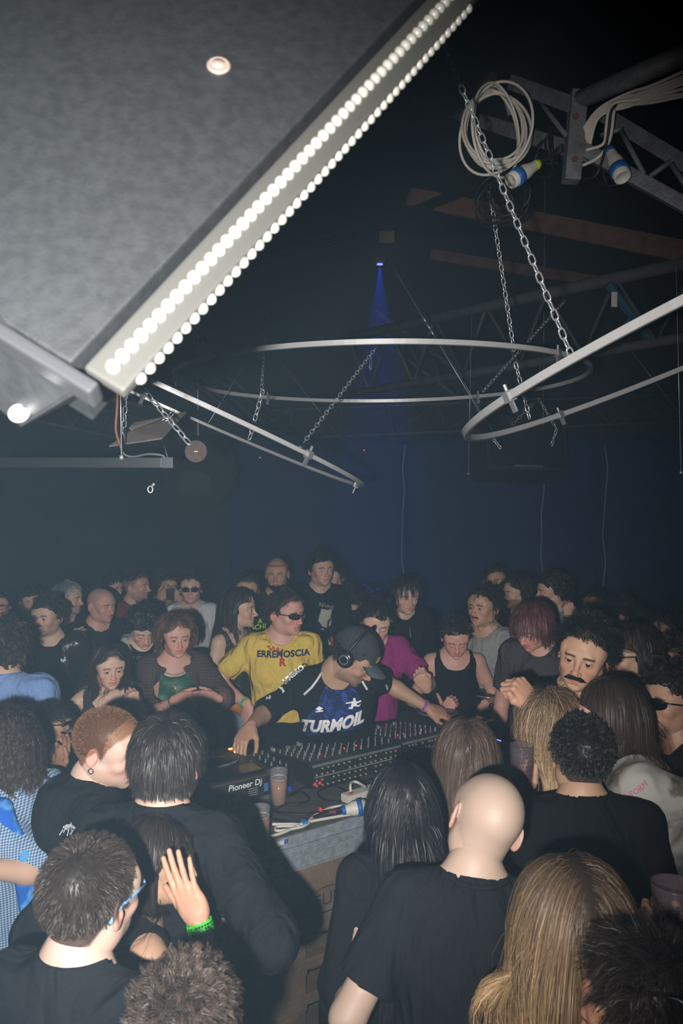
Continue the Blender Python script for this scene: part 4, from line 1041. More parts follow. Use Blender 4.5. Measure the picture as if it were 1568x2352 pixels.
lattice('faint lattice girder behind the left ring', pix(190, 812, 6.4), pix(520, 862, 6.4), pix(190, 905, 6.4), pix(720, 1010, 8.4), 8, .025)
lattice('faint low girder above the tarpaulin in the middle', pix(560, 945, 8.6), pix(1560, 905, 8.6), pix(480, 1015, 8.8), pix(1600, 966, 8.4), 9, .022, .008)
lattice('faint lattice girder low at far left behind the light bar', pix(0, 880, 7.5), pix(430, 990, 8.6), pix(0, 950, 7.5), pix(420, 1035, 8.6), 7, .02, .008)
# teal strut
ts = empty('teal_strut', pix(1400, 650, 5.0)); tag(ts, 'teal painted strut hanging from the grey tube at right', 'strut')
MB().tube([pix(1395, 652, 5.0), pix(1500, 790, 5.1)], .03, 8).build('strut_bar', mat('teal_paint', lin(22, 74, 92), rough=.5), ts)
MB().tube([pix(1452, 722, 5.0), pix(1436, 745, 5.0)], .012, 8).build('strut_foot', mat('teal_paint'), ts)
MB().box(pix(1410, 688, 4.9), (.035, .004, .09)).build('tag', mat('paper_tag', lin(190, 190, 185)), ts)
# ---- near strobe (a black LED bar lamp hanging right by the camera)
K = .75; A_ = pix(226, 826, K); B_ = pix(1052, -66, K*1.38); ax = (B_-A_).normalized()
Kc = pix(170, 838, K*.985); E_ = pix(0, 700, K*1.01); wv = (E_-Kc); wv = (wv-ax*wv.dot(ax)).normalized(); nv = ax.cross(wv).normalized(); nv = nv if nv.y < 0 else -nv
strobe = empty('strobe_light', Kc); tag(strobe, 'big blurred black strobe lamp with two rows of LED lenses hanging at upper left', 'stage light')
M_STROBE = mat('strobe_paint', lin(44, 46, 48), rough=.45, spec=.6, var=.3, vscale=70, bump=.10, bscale=260)
Ln = 1.25
def quadbox(name, o0, l, w, t, m, parent, bev=.002): # box from corner o0 along ax, wv, -nv
    c = o0+ax*l/2+wv*w/2-nv*t/2; R = Matrix((ax, wv, nv)).transposed(); return MB().box(c, (abs(l), abs(w), abs(t)), R, bev).build(name, m, parent)
quadbox('housing', Kc+wv*.004, Ln, .62, .11, M_STROBE, strobe, .003)
st_ = quadbox('led_strip', Kc-ax*-.006-wv*.050-nv*.008, Ln, .046, .014, mat('strobe_trim', lin(66, 66, 63), rough=.4, spec=.5), strobe, .004)
quadbox('end_rail', Kc-ax*.016-wv*.030, .014, .66, .03, mat('strobe_rail', lin(60, 61, 64), rough=.35, metal=.2), strobe, .004)
V, F = [], []
lens = MB(); R0 = .0062
lp = A_; pitch = .0142; lensm = mat('led_lens', lin(165, 163, 155), rough=.25, spec=.6, coat=.4)
def lens_at(c, nrm_, r, first=[None]):
    if first[0] is None:
        b = MB().lathe([(r, -.002), (r, .0), (r*.93, .0022), (r*.7, .0042), (r*.35, .0052), (.0002, .0055)], (0, 0, 0), (0, 0, 1), 14); me = link('led_lens', b.v, b.f, lensm, strobe, True); first[0] = me; o = me
    else:
        o = first[0].copy(); COL.objects.link(o)
    R = Vector(nrm_).to_track_quat('Z', 'Y').to_matrix().to_4x4(); o.parent = strobe; o.matrix_parent_inverse = Matrix.Translation(-strobe.location); o.matrix_basis = Matrix.Translation(c)@R@Matrix.Scale(r/R0, 4)
base = Kc-nv*.007
for i in range(48):
    lens_at(base+ax*(.022+i*pitch)-wv*.026+nv*.001, nv, .0064)
    lens_at(base+ax*(.030+i*pitch)-wv*.050-nv*.010+nv*.001, (nv-wv*1.4).normalized(), .0056)
# the yoke bracket below the fold
y0 = Kc-ax*.03; mb = MB()
br = [pix(-40, 690, K), pix(178, 892, K), pix(222, 868, K*1.04), pix(214, 890, K*1.06), pix(150, 920, K*1.1), pix(44, 974, K*1.12), pix(-60, 890, K*1.12)]
mb.prism(br, -nv*.006); mb.build('yoke_plate', M_STROBE, strobe)
for u, v, k, r, c in ((44, 950, 1.09, .007, (225, 225, 225)), (137, 902, 1.06, .007, (215, 190, 180)), (502, 152, None, .009, (200, 195, 180))):
    if k: p = pix(u, v, K*k)
    else:
        dr = pix(u, v, 1.0)-cam.location; t = (Kc-cam.location).dot(nv)/dr.dot(nv); p = cam.location+dr*t
    MB().lathe([(r*1.5, .0), (r*1.5, .0015), (r*1.1, .003), (r, .001), (r*.8, .004), (.0005, .0055)], p+nv*.0005, nv, 20).build('screw', mat('screw_%d' % c[2], lin(*c), rough=.3, metal=.5), strobe, True)
# ---- blue beam lamp
bl = empty('beam_lamp', pix(872, 600, 7.5)); tag(bl, 'small blue beam lamp shining down from the roof', 'stage light')
MB().box(pix(872, 600, 7.5), (.10, .10, .05), None, .006).build('lamp_body', M_BLACK, bl)
MB().lathe([(.001, -.0262), (.028, -.026), (.028, -.031), (.001, -.034)], pix(872, 600, 7.5), (0, 0, 1), 16).build('lamp_lens', mat('blue_lens', (.1, .1, .9), emit=(.05, .07, 1.0), estr=7), bl)
MB().box(pix(888, 545, 7.6), (.14, .02, .11)).build('lamp_plate', mat('ochre_plate', lin(110, 90, 45), rough=.8), bl)
b_ = pix(872, 613, 7.5); spot('blue_beam', b_, b_+Vector((0.0, -.02, -1)), 1500, 27, .25, .01, (.03, .06, 1.0))
# ---- left hanging bits
fp = pix(300, 1000, 3.1)
tag(MB().prism([pix(250, 1027, 3.0), pix(300, 992, 3.1), pix(380, 960, 3.3), pix(428, 948, 3.3), pix(372, 1009, 3.0)], (0, .004, .006)).prism([pix(296, 985, 3.15), pix(306, 974, 3.2), pix(400, 955, 3.3), pix(310, 990, 3.15)], (0, .004, .006)).build('flap_plate', mat('brown_plate', lin(128, 116, 110), rough=.8, var=.2, vscale=20)), 'brown folded flap plate hanging behind the chains at left', 'plate')
dk = empty('round_plate', pix(450, 1037, 2.7)); tag(dk, 'round brown perforated plate hanging on the bright chain', 'plate')
MB().lathe([(.001, -.004), (.037, -.004), (.038, 0), (.037, .004), (.001, .004)], pix(450, 1037, 2.7), (0, -1, .05), 36).build('disc', mat('rusty_disc', lin(76, 60, 57), rough=.8, var=.3, vscale=60), dk)
for k in range(9):
    t = k/9*6.28; MB().lathe([(.001, 0), (.0016, 0), (.0016, .0012), (.001, .0012)], pix(450, 1037, 2.694)+Vector((math.cos(t)*.024, 0, math.sin(t)*.024)), (0, -1, 0), 6).build('hole_rivet', mat('dark_rivet', lin(40, 36, 36)), dk)
MB().box(pix(450, 1037, 2.693), (.012, .002, .004)).build('badge', mat('pale_badge', lin(170, 165, 160)), dk)
lb = empty('light_bar', pix(200, 1062, 2.8)); tag(lb, 'long black light bar hanging level at far left', 'stage light')
MB().box((pix(-60, 1063, 2.8)+pix(374, 1063, 2.8))/2, ((pix(374, 1063, 2.8)-pix(-60, 1063, 2.8)).length, .04, .036), None, .002).build('bar_body', mat('bar_black', lin(11, 13, 15), rough=.4), lb)
MB().box(pix(387, 1063, 2.8), (.038, .042, .038), None, .002).build('end_cap', mat('bar_cap', lin(46, 52, 58), rough=.5), lb)
cb = MB(); cc = pix(345, 1124, 2.9)
cb.tube([cc+Vector((math.cos(t)*.009, 0, math.sin(t)*.012)) for t in np.linspace(0, 6.28, 14, endpoint=False)], .003, 6, closed=True); cb.tube([cc+Vector((.006, 0, .012)), cc+Vector((.016, 0, .022))], .005, 8)
tag(cb.build('carabiner', M_CHAIN, smooth=True), 'small bright carabiner floating under the black light bar', 'carabiner')
# hung speakers, dark shapes against the tarpaulin
def speaker_cluster(label, c, w, h, d, tilt=0, n=2, s=1.0):
    o = empty('hanging_speaker', c); tag(o, label, 'speaker'); c = Vector(c); R = Matrix.Rotation(tilt, 3, 'X')@Matrix.Rotation(.12, 3, 'Z')
    MB().box(c, (w, d, h), R, .03).build('cabinet', mat('speaker_black', lin(30, 31, 33), rough=.8, bump=.3, bscale=120), o)
    MB().box(c+R@Vector((0, -d/2-.006, 0)), (w*.9, .012, h*.88), R, .004).build('grille', mat('speaker_grille', lin(20, 21, 22), rough=.6, bump=.8, bscale=500), o)
    MB().tube([c+Vector((w*.3, 0, h/2)), c+Vector((w*.3, 0, h/2)), Vector((c.x+w*.3, c.y, 5.4))], .006, 6).build('hanger', M_STEEL, o)
    MB().box(c+R@Vector((0, -d/2-.014, -h*.42)), (w*.34, .004, .018), R).build('nameplate', mat('dim_plate', lin(90, 88, 80)), o)
speaker_cluster('black hanging speaker cabinet beneath the right ring', pix(1190, 1045, 7.6), .78, .44, .5, -.25)
bs = empty('hanging_speaker', pix(455, 1085, 6.8)); tag(bs, 'round black hanging speaker behind the perforated plate', 'speaker')
MB().lathe([(.001, -.30), (.18, -.29), (.29, -.16), (.34, 0), (.30, .15), (.18, .26), (.06, .31), (.001, .32)], pix(455, 1085, 6.8), (.2, -.5, .8), 28).build('shell', mat('speaker_black'), bs, True)
MB().lathe([(.001, 0), (.14, .01), (.22, .05), (.24, .04), (.24, 0)], pix(455, 1085, 6.8)+Vector((.02, -.27, -.12)), (.1, -.9, -.3), 28).build('horn', mat('speaker_grille'), bs, True)
MB().tube([pix(455, 1060, 6.8), (pix(455, 1060, 6.8).x, 6.8, 5.4)], .008, 6).build('hanger', M_STEEL, bs)
for (u, v), lb_ in (((597, 1051), 'tiny red lamp on the tarpaulin left of the headband man'), ((836, 1034), 'tiny red lamp on the back wall under the level ring')):
    tag(MB().lathe([(.001, -.008), (.008, -.004), (.008, .004), (.001, .008)], pix(u, v, 9.08), n=10).build('indicator_lamp', mat('red_led', (.3, .02, .02), emit=(1, .06, .05), estr=1.2), smooth=True), lb_, 'lamp')

# ---------------------------------------------------------------- DJ table
TA = math.radians(35); EX = Vector((math.cos(TA), math.sin(TA), 0)); EY = Vector((-math.sin(TA), math.cos(TA), 0)); T0 = Vector((-.30, 2.97, 0)); TZ = 1.05
TR = Matrix((EX, EY, Vector((0, 0, 1)))).transposed()
def tp(x, y, z=TZ): return T0+EX*x+EY*y+Vector((0, 0, z))
def tbox(name, x0, x1, y0, y1, z0, z1, m, parent=None, bev=.003):
    return MB().box(tp((x0+x1)/2, (y0+y1)/2, (z0+z1)/2), (x1-x0, y1-y0, z1-z0), TR, bev).build(name, m, parent)
tb = empty('dj_table', tp(.9, .4, 0)); tag(tb, 'long table of dark board with a galvanised edge rail under the mixing decks', 'table')
tbox('table_top', -.22, 2.35, .0, .92, TZ-.03, TZ, mat('dark_board', lin(92, 86, 82), rough=.75, var=.35, vscale=14, bump=.2, bscale=30), tb)
for z0, z1, y0, y1 in ((TZ-.046, TZ-.002, -.010, 0), (TZ-.088, TZ-.044, -.024, -.002), (TZ-.138, TZ-.088, -.012, 0), (TZ-.072, TZ-.062, -.031, -.02), (TZ-.142, TZ-.134, -.020, 0)):
    tbox('edge_rail', -.02, 2.36, y0, y1, z0, z1, mat('zinc_rail', lin(158, 168, 174), rough=.4, metal=.25, var=.3, vscale=40, bump=.3, bscale=60), tb, .004)
tbox('sticker', .01, .09, -.0125, -.0102, TZ-.024, TZ-.008, mat('white_sticker', lin(200, 202, 205), rough=.5), tb, 0)
tbox('sticker', .092, .108, -.0128, -.0102, TZ-.024, TZ-.008, mat('blue_sticker', lin(60, 80, 170), rough=.5), tb, 0).__setitem__('label', 'blue round sticker')
# stacked euro pallets under it
M_PAL = mat('pallet_wood', lin(128, 108, 86), rough=.85, var=.35, vscale=12, bump=.35, bscale=50)
def pallet(z, x0, label):
    o = empty('wooden_pallet', tp(x0+.5, .5, z)); tag(o, label, 'pallet', None)
    for y in (.16, .47, .78):
        for x in (0, .5, 1.0): tbox('block', x0+x, x0+x+.14, y-.06, y+.06, z+.022, z+.10, M_PAL, o, .004)
    for y in (.10, .30, .50, .70): tbox('top_board', x0-.02, x0+1.16, y, y+.145, z+.122, z+.144, M_PAL, o, .003)
    for x in (0, .5, 1.0): tbox('cross_board', x0+x, x0+x+.145, .10, .84, z+.10, z+.122, M_PAL, o, .003)
    for y in (.10, .42, .72): tbox('bottom_board', x0-.02, x0+1.16, y, y+.12, z, z+.022, M_PAL, o, .003)
    return o
pos_ = ['lowest', 'second lowest', 'third from the floor', 'fourth from the floor', 'fifth from the floor', 'topmost']
for i in range(6): pallet(.005+i*.146, .12, 'wooden pallet under the table, %s in the left stack' % pos_[i]); pallet(.005+i*.146, 1.3, 'wooden pallet under the table, %s in the right stack' % pos_[i])
tbox('support', .12, 2.3, .1, .8, .885, TZ-.03, M_PAL, tb)
eb = empty('stamped_block', tp(.30, .10, .70)); tag(eb, 'stamped wooden block plank facing out below the table rail', 'wooden block')
tbox('plank', .16, .50, .045, .098, .60, .90, M_PAL, eb, .005)
def tabletext(txt, size, x, y, z, m, parent, name='lettering', face='front', bold=0, shear=0):
    V, F = text_mesh(txt, size, bold, shear, edge=9)
    if face == 'front': P3 = [tp(x+a, y, z+b) for a, b in V]
    else: P3 = [tp(x+a, y+b, z) for a, b in V]
    return link(name, np.array([tuple(p) for p in P3]), F, m, parent, False)
tabletext('EUR', .075, .33, .0435, .72, mat('burnt_mark', lin(50, 38, 30), rough=.9), eb)
MB().tube([tp(.33+math.cos(t)*.10, .0445, .72+math.sin(t)*.052) for t in np.linspace(0, 6.28, 28, endpoint=False)], .0025, 5, closed=True).build('oval_mark', mat('burnt_mark'), eb, True)

M_DECK = mat('deck_black', lin(34, 35, 37), rough=.42, spec=.5); M_INK = mat('white_ink', lin(215, 218, 222), rough=.5)
M_JACK = mat('brass_jack', lin(190, 180, 150), rough=.3, metal=.6); M_OR = mat('orange_led', (.6, .2, .05), emit=(1, .30, .06), estr=3.2)
def deck(x, y, label, logo=True, z=TZ):
    o = empty('media_player', tp(x+.165, y+.22, z)); tag(o, label, 'dj deck')
    for a in (.04, .29):
        for b in (.04, .40): MB().lathe([(.001, 0), (.024, 0), (.024, .03), (.001, .03)], tp(x+a, y+b, z), n=16).build('foot', mat('deck_foot', lin(90, 88, 86), rough=.4, metal=.3), o)
    tbox('case', x, x+.33, y, y+.44, z+.03, z+.115, M_DECK, o, .006)
    tbox('top_edge', x+.01, x+.32, y+.001, y+.03, z+.114, z+.122, mat('deck_edge', lin(88, 78, 70), rough=.35, metal=.3), o)
    tbox('screen', x+.06, x+.27, y+.03, y+.13, z+.114, z+.135, mat('deck_screen', lin(14, 15, 18), rough=.12, coat=.5), o)
    c = tp(x+.165, y+.285, z+.114)
    p = MB().lathe([(.001, 0), (.108, 0), (.112, .006), (.104, .016), (.098, .020), (.001, .020)], c, n=48).build('jog_wheel', mat('jog_black', lin(26, 27, 29), rough=.35), o, True)
    MB().lathe([(.1025, .0175), (.1085, .0125), (.1100, .0135), (.1040, .0190)], c, n=48).build('jog_ring', mat('jog_ring', lin(150, 152, 155), rough=.25, metal=.6), p, True)
    MB().lathe([(.001, .0205), (.045, .0205), (.045, .022), (.001, .022)], c, n=32).build('jog_centre', mat('jog_disc', lin(70, 72, 76), rough=.25), p, True)
    for i, (a, b) in enumerate(((.02, .05), (.02, .09), (.02, .13), (.295, .05), (.295, .09), (.295, .20))): MB().lathe([(.009, 0), (.009, .006), (.001, .006)], tp(x+a+.008, y+b, z+.115), n=12).build('button', mat('deck_button', lin(60, 60, 62), rough=.5), o)
    for i in range(2): tbox('play_light', x+.292, x+.312, y+.335+i*.055, y+.352+i*.055, z+.115, z+.119, M_OR, o, .002)
    tbox('tempo_slot', x+.296, x+.304, y+.22, y+.32, z+.115, z+.1165, M_BLACK, o, 0)
    # back panel towards the camera
    for i in range(3): tbox('socket', x+.05+i*.032, x+.072+i*.032, y-.003, y+.001, z+.040, z+.062, mat('socket_grey', lin(120, 122, 124), rough=.4), o, .001)
    for i in range(2): MB().lathe([(.001, 0), (.005, 0), (.005, .008), (.001, .008)], tp(x+.06+i*.03, y-.001, z+.052), -EY, 10).build('jack', M_JACK, o)
    tbox('spec_label', x+.115, x+.155, y-.0012, y+.001, z+.036, z+.052, M_INK, o, 0)
    tbox('usb_port', x+.255, x+.275, y-.002, y+.001, z+.05, z+.085, mat('port_blue', lin(60, 110, 160), rough=.4), o, 0)
    for i in range(4): tbox('printed_line', x+.18, x+.225, y-.001, y+.0005, z+.046+i*.009, z+.049+i*.009, mat('dim_ink', lin(130, 132, 136), rough=.6), o, 0)
    if logo: tabletext('Pioneer Dj', .036, x+.165, y-.0015, z+.096, M_INK, o, bold=.0006, shear=.12)
    return o
deck(-.06, .33, 'black disc player with a jog wheel at the left end of the table')
deck(1.27, .33, 'black disc player right of the two mixers, with orange lights')
deck(1.78, .45, 'rightmost black disc player under the DJ\'s stretched hand')
deck(.26+.02, .545+.0, 'black disc player between the left player and the big mixer, half behind the beer', False, TZ-.0) if False else None
def mixer(x, y, w, dp, h, label, nx, ny, jacks, seed, slope=.06, tall=.022):
    rr = random.Random(seed); o = empty('dj_mixer', tp(x+w/2, y+dp/2, TZ)); tag(o, label, 'mixer')
    poly = [tp(x, y, TZ+.004), tp(x, y+dp, TZ+.004), tp(x, y+dp, TZ+h*.55), tp(x, y+.03, TZ+h+.01), tp(x, y, TZ+h)]
    MB().prism(poly, EX*w).build('case', M_DECK, o)
    tbox('rear_lip', x, x+w, y-.004, y+.006, TZ+h-.004, TZ+h+.006, mat('mixer_lip', lin(120, 128, 130), rough=.4, metal=.3), o, .001)
    cnt = 0; L = min(96, nx*ny)
    zt = lambda v: TZ+h+.01-(h*.45+.01)*v
    for i in range(nx):
        for j in range(ny):
            if cnt >= L or rr.random() < .06: continue
            a = x+.025+(w-.05)*i/(nx-1); v = (j+.6)/(ny+.4); b = y+.03+(dp-.05)*v; z = zt(v)
            if j >= ny-1: continue
            hh = tall*rr.uniform(.8, 1.2); MB().lathe([(.0062, 0), (.0058, hh*.7), (.0045, hh*.72), (.0042, hh), (.0008, hh)], tp(a, b, z), n=10).build('knob', mat('knob_%d' % (i % 3), lin(*((58, 60, 62), (95, 98, 100), (42, 43, 45))[i % 3]), rough=.35), o, True); cnt += 1
            if False: pass
    kn = MB()
    for i in range(nx):
        for j in range(ny):
            if j >= ny-1: continue
            a = x+.025+(w-.05)*i/(nx-1); v = (j+.6)/(ny+.4); b = y+.03+(dp-.05)*v; kn.box(tp(a, b-.0052, zt(v)+tall*.5), (.0016, .0018, tall*.95), TR)
    tag(kn.build('knob_pointers', mat('knob_white', lin(205, 208, 210), rough=.4), o), kind='stuff')
    for i in range(nx//2+1):
        a = x+.03+(w-.06)*i/(nx//2); tbox('fader_slot', a-.0015, a+.0015, y+dp*.80, y+dp*.97, zt(.9)-.004, zt(.9)+.001, M_BLACK, o, 0); tbox('fader', a-.006, a+.006, y+dp*(.84+.06*rr.random()), y+dp*(.86+.06*rr.random())+.012, zt(.9), zt(.9)+.016, mat('fader_cap', lin(150, 152, 155), rough=.4), o, .001)
    for i in range(5): tbox('status_light', x+w*.25+i*w*.14, x+w*.25+i*w*.14+.004, y+dp*.30, y+dp*.30+.004, zt(.3)+.004, zt(.3)+.009, mat('red_small_led', (.4, .02, .02), emit=(1, .04, .03), estr=2.5), o, 0)
    if jacks:
        cols, rows = jacks
        for i in range(cols):
            for j in range(rows):
                if rr.random() < .12: continue
                a = x+.02+(w-.05)*i/(cols-1)+rr.uniform(-.002, .002); z = TZ+.016+(h-.03)*j/(rows-1)
                MB().lathe([(.001, 0), (.0055, 0), (.0055, .007), (.0035, .009), (.0035, .010), (.001, .010)], tp(a, y, z), -EY, 10).build('jack', M_JACK, o, True)
        tbox('rear_strip', x+.012, x+w*.9, y-.002, y, TZ+h*.50, TZ+h*.54, mat('dim_ink'), o, 0)
    return o
mixer(.44, .33, .50, .44, .105, 'large black mixing desk full of knobs behind the beer cup', 12, 7, (16, 4), 1)
mixer(.98, .36, .28, .42, .10, 'smaller black mixer between the mixing desk and the right player', 8, 9, (12, 4), 2)
fx = empty('effects_unit', tp(.33, .60, TZ)); tag(fx, 'small black effects box under the DJ\'s left side between player and desk', 'effects box')
tbox('case', .285, .42, .45, .74, TZ, TZ+.07, M_DECK, fx)
for i in range(3):
    for j in range(5): MB().lathe([(.006, 0), (.005, .02), (.001, .02)], tp(.305+i*.045, .48+j*.055, TZ+.07), n=10).build('knob', mat('knob_1'), fx, True)
# things on the table
def cup(p, label, fill=.75, h=.145, r0=.030, r1=.038, beer=True, tilt=None, rgb=(170, 172, 178)):
    p = Vector(p); o = empty('plastic_cup', p); tag(o, label, 'cup'); axv = Vector(tilt or (0, 0, 1)).normalized()
    R_ = lambda z: r0+(r1-r0)*z/h
    MB().lathe([(.001, .002), (r0, .002), (r0+.001, .006), (R_(h), h), (R_(h)+.0015, h), (R_(h)+.0015, h-.004), (r0+.0022, 0), (.001, 0)], p, axv, 36).build('cup_wall', mat('frosted_plastic_%d' % rgb[0], lin(*rgb), rough=.3, alpha=.24), o, True)
    if beer: MB().lathe([(.001, .004), (r0-.001, .004), (R_(h*fill)-.0008, h*fill), (.001, h*fill)], p, axv, 36).build('beer', mat('beer', lin(196, 126, 36), rough=.15, var=.15, vscale=12), o, True); MB().lathe([(R_(h*fill)-.004, h*fill), (R_(h*fill)-.0006, h*fill+.0005), (R_(h*fill)-.0006, h*fill+.004), (R_(h*fill)-.003, h*fill+.004)], p, axv, 36).build('froth', mat('froth', lin(225, 222, 210), rough=.7), o, True)
    a = axv.orthogonal().normalized(); b = axv.cross(a); dm = MB()
    for j in range(6):
        for k in range(22):
            if beer and h*(.55+.07*j) < h*fill*.9: continue
            th = (k+.5*(j % 2))/22*6.283; zz = h*((.62 if beer else .18)+(.055 if beer else .11)*j); rr = R_(zz)+.0018; c = p+axv*zz+(a*math.cos(th)+b*math.sin(th))*rr; n_ = (a*math.cos(th)+b*math.sin(th)); t_ = axv.cross(n_); w = .0016
            dm.add([c+t_*w+axv*w, c-t_*w+axv*w, c-t_*w-axv*w, c+t_*w-axv*w], [(0, 1, 2, 3)])
    tag(dm.build('dot_print', mat('cup_dots', lin(25, 25, 28), rough=.5), o), kind='stuff'); return o
cup(pixz(640, 1846, TZ), 'tall frosted cup of beer standing by the left player')
cup(pixz(597, 1941, TZ), 'tall frosted cup of beer at the near table corner')
def cable(pts, r, m, label, group=None): return tag(MB().tube(spline(pts, 10), r, 8).build('cable', m, smooth=True), label, 'cable', group)
Z = TZ+.006
P2 = lambda u, v, z=.008: pixz(u, v, TZ+z)
cable([P2(622, 1921), P2(655, 1910), P2(700, 1890), P2(760, 1878), P2(830, 1866), P2(870, 1856)], .0062, M_WHITE_CABLE, 'white power cable along the near table edge')
cable([P2(625, 1893), P2(660, 1893), P2(700, 1892), P2(720, 1875), P2(760, 1855), P2(810, 1848), P2(845, 1840)], .0062, M_WHITE_CABLE, 'white power cable under the blue tape')
cable([P2(690, 1897), P2(640, 1898), P2(632, 1903), P2(640, 1908), P2(690, 1900), P2(710, 1890)], .0055, M_WHITE_CABLE, 'white cable folded in a hairpin loop by the beer cup')
for i, (pts, lb_) in enumerate((([(690, 1888), (740, 1878), (790, 1860), (850, 1830)], 'black cable over the white ones near the rail'), ([(620, 1880), (680, 1888), (740, 1868), (800, 1850), (860, 1842)], 'black cable crossing under the blue tape'),
    ([(560, 1828), (600, 1845), (640, 1866), (700, 1870), (760, 1860)], 'black cable leading from the left player'), ([(700, 1812), (740, 1800), (790, 1815), (780, 1840), (740, 1835), (735, 1815), (800, 1795), (860, 1800)], 'black cable looped in front of the jacks'),
    ([(760, 1785), (800, 1800), (850, 1790), (900, 1770)], 'black cable behind the white extension block'), ([(660, 1830), (690, 1820), (710, 1835), (690, 1845), (650, 1850), (620, 1868)], 'black cable curling beside the rear beer cup'), ([(545, 1822), (560, 1835), (590, 1838), (640, 1835), (700, 1808), (755, 1790)], 'black signal cable from player to mixing desk'), ([(880, 1745), (920, 1765), (960, 1760), (1000, 1775)], 'black cable running right behind the dark haired woman'), ([(845, 1770), (880, 1785), (930, 1770), (980, 1790), (1020, 1780)], 'black cable tangle right of the mixing desk'))):
    cable([P2(u, v, .006+.004*(i % 3)) for u, v in pts], .0042, M_BLACK_CABLE, lb_)
tag(MB().box(P2(698, 1889, .012), (.020, .034, .018), Matrix.Rotation(.5, 3, 'Z'), .003).build('tape_band', mat('blue_tape', lin(30, 130, 190), rough=.6)), 'blue tape wrapped round the white cables', 'tape')
tag(MB().box(P2(762, 1865, .012), (.028, .022, .016), Matrix.Rotation(.4, 3, 'Z'), .003).build('tape_band', mat('red_blue_tape', lin(120, 60, 75), rough=.6)), 'reddish tape band on the upper white cable', 'tape')
es = empty('extension_block', P2(830, 1815)); tag(es, 'white extension block with cables beside the dark haired woman', 'extension block')
MB().box(P2(832, 1822, .02), (.20, .055, .035), Matrix.Rotation(.7, 3, 'Z'), .006).build('block_body', M_CEE, es)
MB().tube(spline([P2(806, 1828, .02), P2(805, 1800, .07), P2(818, 1796, .10), P2(840, 1808, .06)], 8), .006, 8).build('handle_loop', M_CEE, es, True)
MB().box(P2(806, 1822, .04), (.02, .012, .008), Matrix.Rotation(.7, 3, 'Z'), .002).build('switch', mat('red_switch', lin(200, 50, 45), rough=.4), es)
plug('blue and white power connector lying on the table beside the extension block', P2(785, 1862, .025), P2(838, 1852, .035))
for (u, v), lb_ in (((548, 1836), 'blue network plug under the left player'), ((662, 1810), 'blue network plug beside the rear beer cup'), ((945, 1737), 'blue network plug behind the right player')):
    o = empty('network_plug', P2(u, v)); tag(o, lb_, 'plug'); MB().box(P2(u, v, .016), (.034, .016, .018), Matrix.Rotation(-.5, 3, 'Z'), .003).build('plug_body', mat('plug_blue', lin(40, 80, 200), rough=.45), o); MB().box(P2(u-6, v-6, .02), (.010, .008, .008)).build('plug_tip', mat('plug_yellow', lin(220, 180, 60), rough=.45), o)
for u, v, lb_ in ((722, 1800, 'left red jack plug in the mixing desk'), (733, 1797, 'right red jack plug in the mixing desk'), (735, 1858, 'red plug lying among the cables')):
    tag(MB().tube([P2(u, v, .03), P2(u+4, v+5, .012)], [.009, .006], 10).build('jack_plug', mat('plug_red', lin(225, 60, 45), rough=.4), smooth=True), lb_, 'plug')
tag(MB().tube([P2(1115, 1690, .05), P2(1150, 1702, .05)], .003, 6).build('light_strip', mat('blue_led', (.1, .1, .8), emit=(.1, .12, 1), estr=4), smooth=True), 'thin glowing blue strip at the right end of the table', 'light')
# ---------------------------------------------------------------- the crowd
def tee(c, **k): return [dict(dict(n='t_shirt', c=c, sleeve='short'), **k)]
def lng(c, n='long_sleeve_top', **k): return [dict(dict(n=n, c=c, sleeve='long'), **k)]
def hoodie(c, **k): return [dict(dict(n='hoodie', c=c, sleeve='long', hood=True, inf=.022, sinf=.024, wr=.010), **k)]
BLK = (33, 34, 37)
GREENB = (60, 200, 50)
V3 = np.array
# --- nearest row, backs to the camera
person('buzz_glasses', 'short brown haired person from behind wearing blue and white sunglasses, bottom left', (208, 2066, 1.52), 160, 153, nod=2, roll=3, skin='pale', hair=('crop', (.030, .020, .014), {'tip': (.050, .034, .024), 'len': .014, 'lift': .08, 'cap': .003, 'vol': .006}),
  top=lng((44, 46, 50), 'shirt', collar=True), extra=[glasses('wrap', (30, 32, 36), (120, 170, 225), z=.004)])
person('curly_crown', 'person with swirled grey brown hair cut off by the bottom edge', (425, 2372, 1.26), 178, 175, nod=8, skin='fair', hair=('swept', (.030, .021, .016), {'tip': (.085, .06, .044), 'n': 11000, 'lift': .05, 'len': .032, 'curl': (.35, .8), 'cap': .004, 'vol': .008}), top=tee((40, 41, 44)))
person('hand_woman', 'dark haired woman holding a hand with green wristband up beside her face', (356, 1983, 1.92), 115, 92, nod=4, sex='f', skin='tan', hair=('long', 'dark', {'len': .42, 'part': -.02}),
  top=[dict(n='tank_top', c=(30, 30, 33), tank=True)], arms={'R': dict(t=(424, 2040, 1.74), pose='flat', dir=(-.42, .12, .9), up=(-.25, -1, .1), pole=(.3, -.2, -1)), 'L': dict(t=(512, 2120, 2.0), pose='grip', dir=(.2, .1, 1), up=(0.3, 1, 0), hide=0)},
  extra=[wristband('R', GREENB, wdt=.024, t=-.004), necklace((150, 110, 60), r=.0035, drop=.07, width=.072)])
person('bald_back', 'bald person from behind in a plain black t-shirt, head tipped to the right', (1112, 1893, 1.86), 178, 186, nod=4, roll=24, skin=(.50, .36, .28), hair=('bald', 'dark', {}), top=tee((40, 42, 47), neck=.080), lean=(.02, .10),
  arms={'L': dict(t=(843, 2150, 2.0), pose='relaxed', dir=(.1, .4, 1), pole=(-.6, -.3, -1))}, extra=[wristband('L', GREENB)])
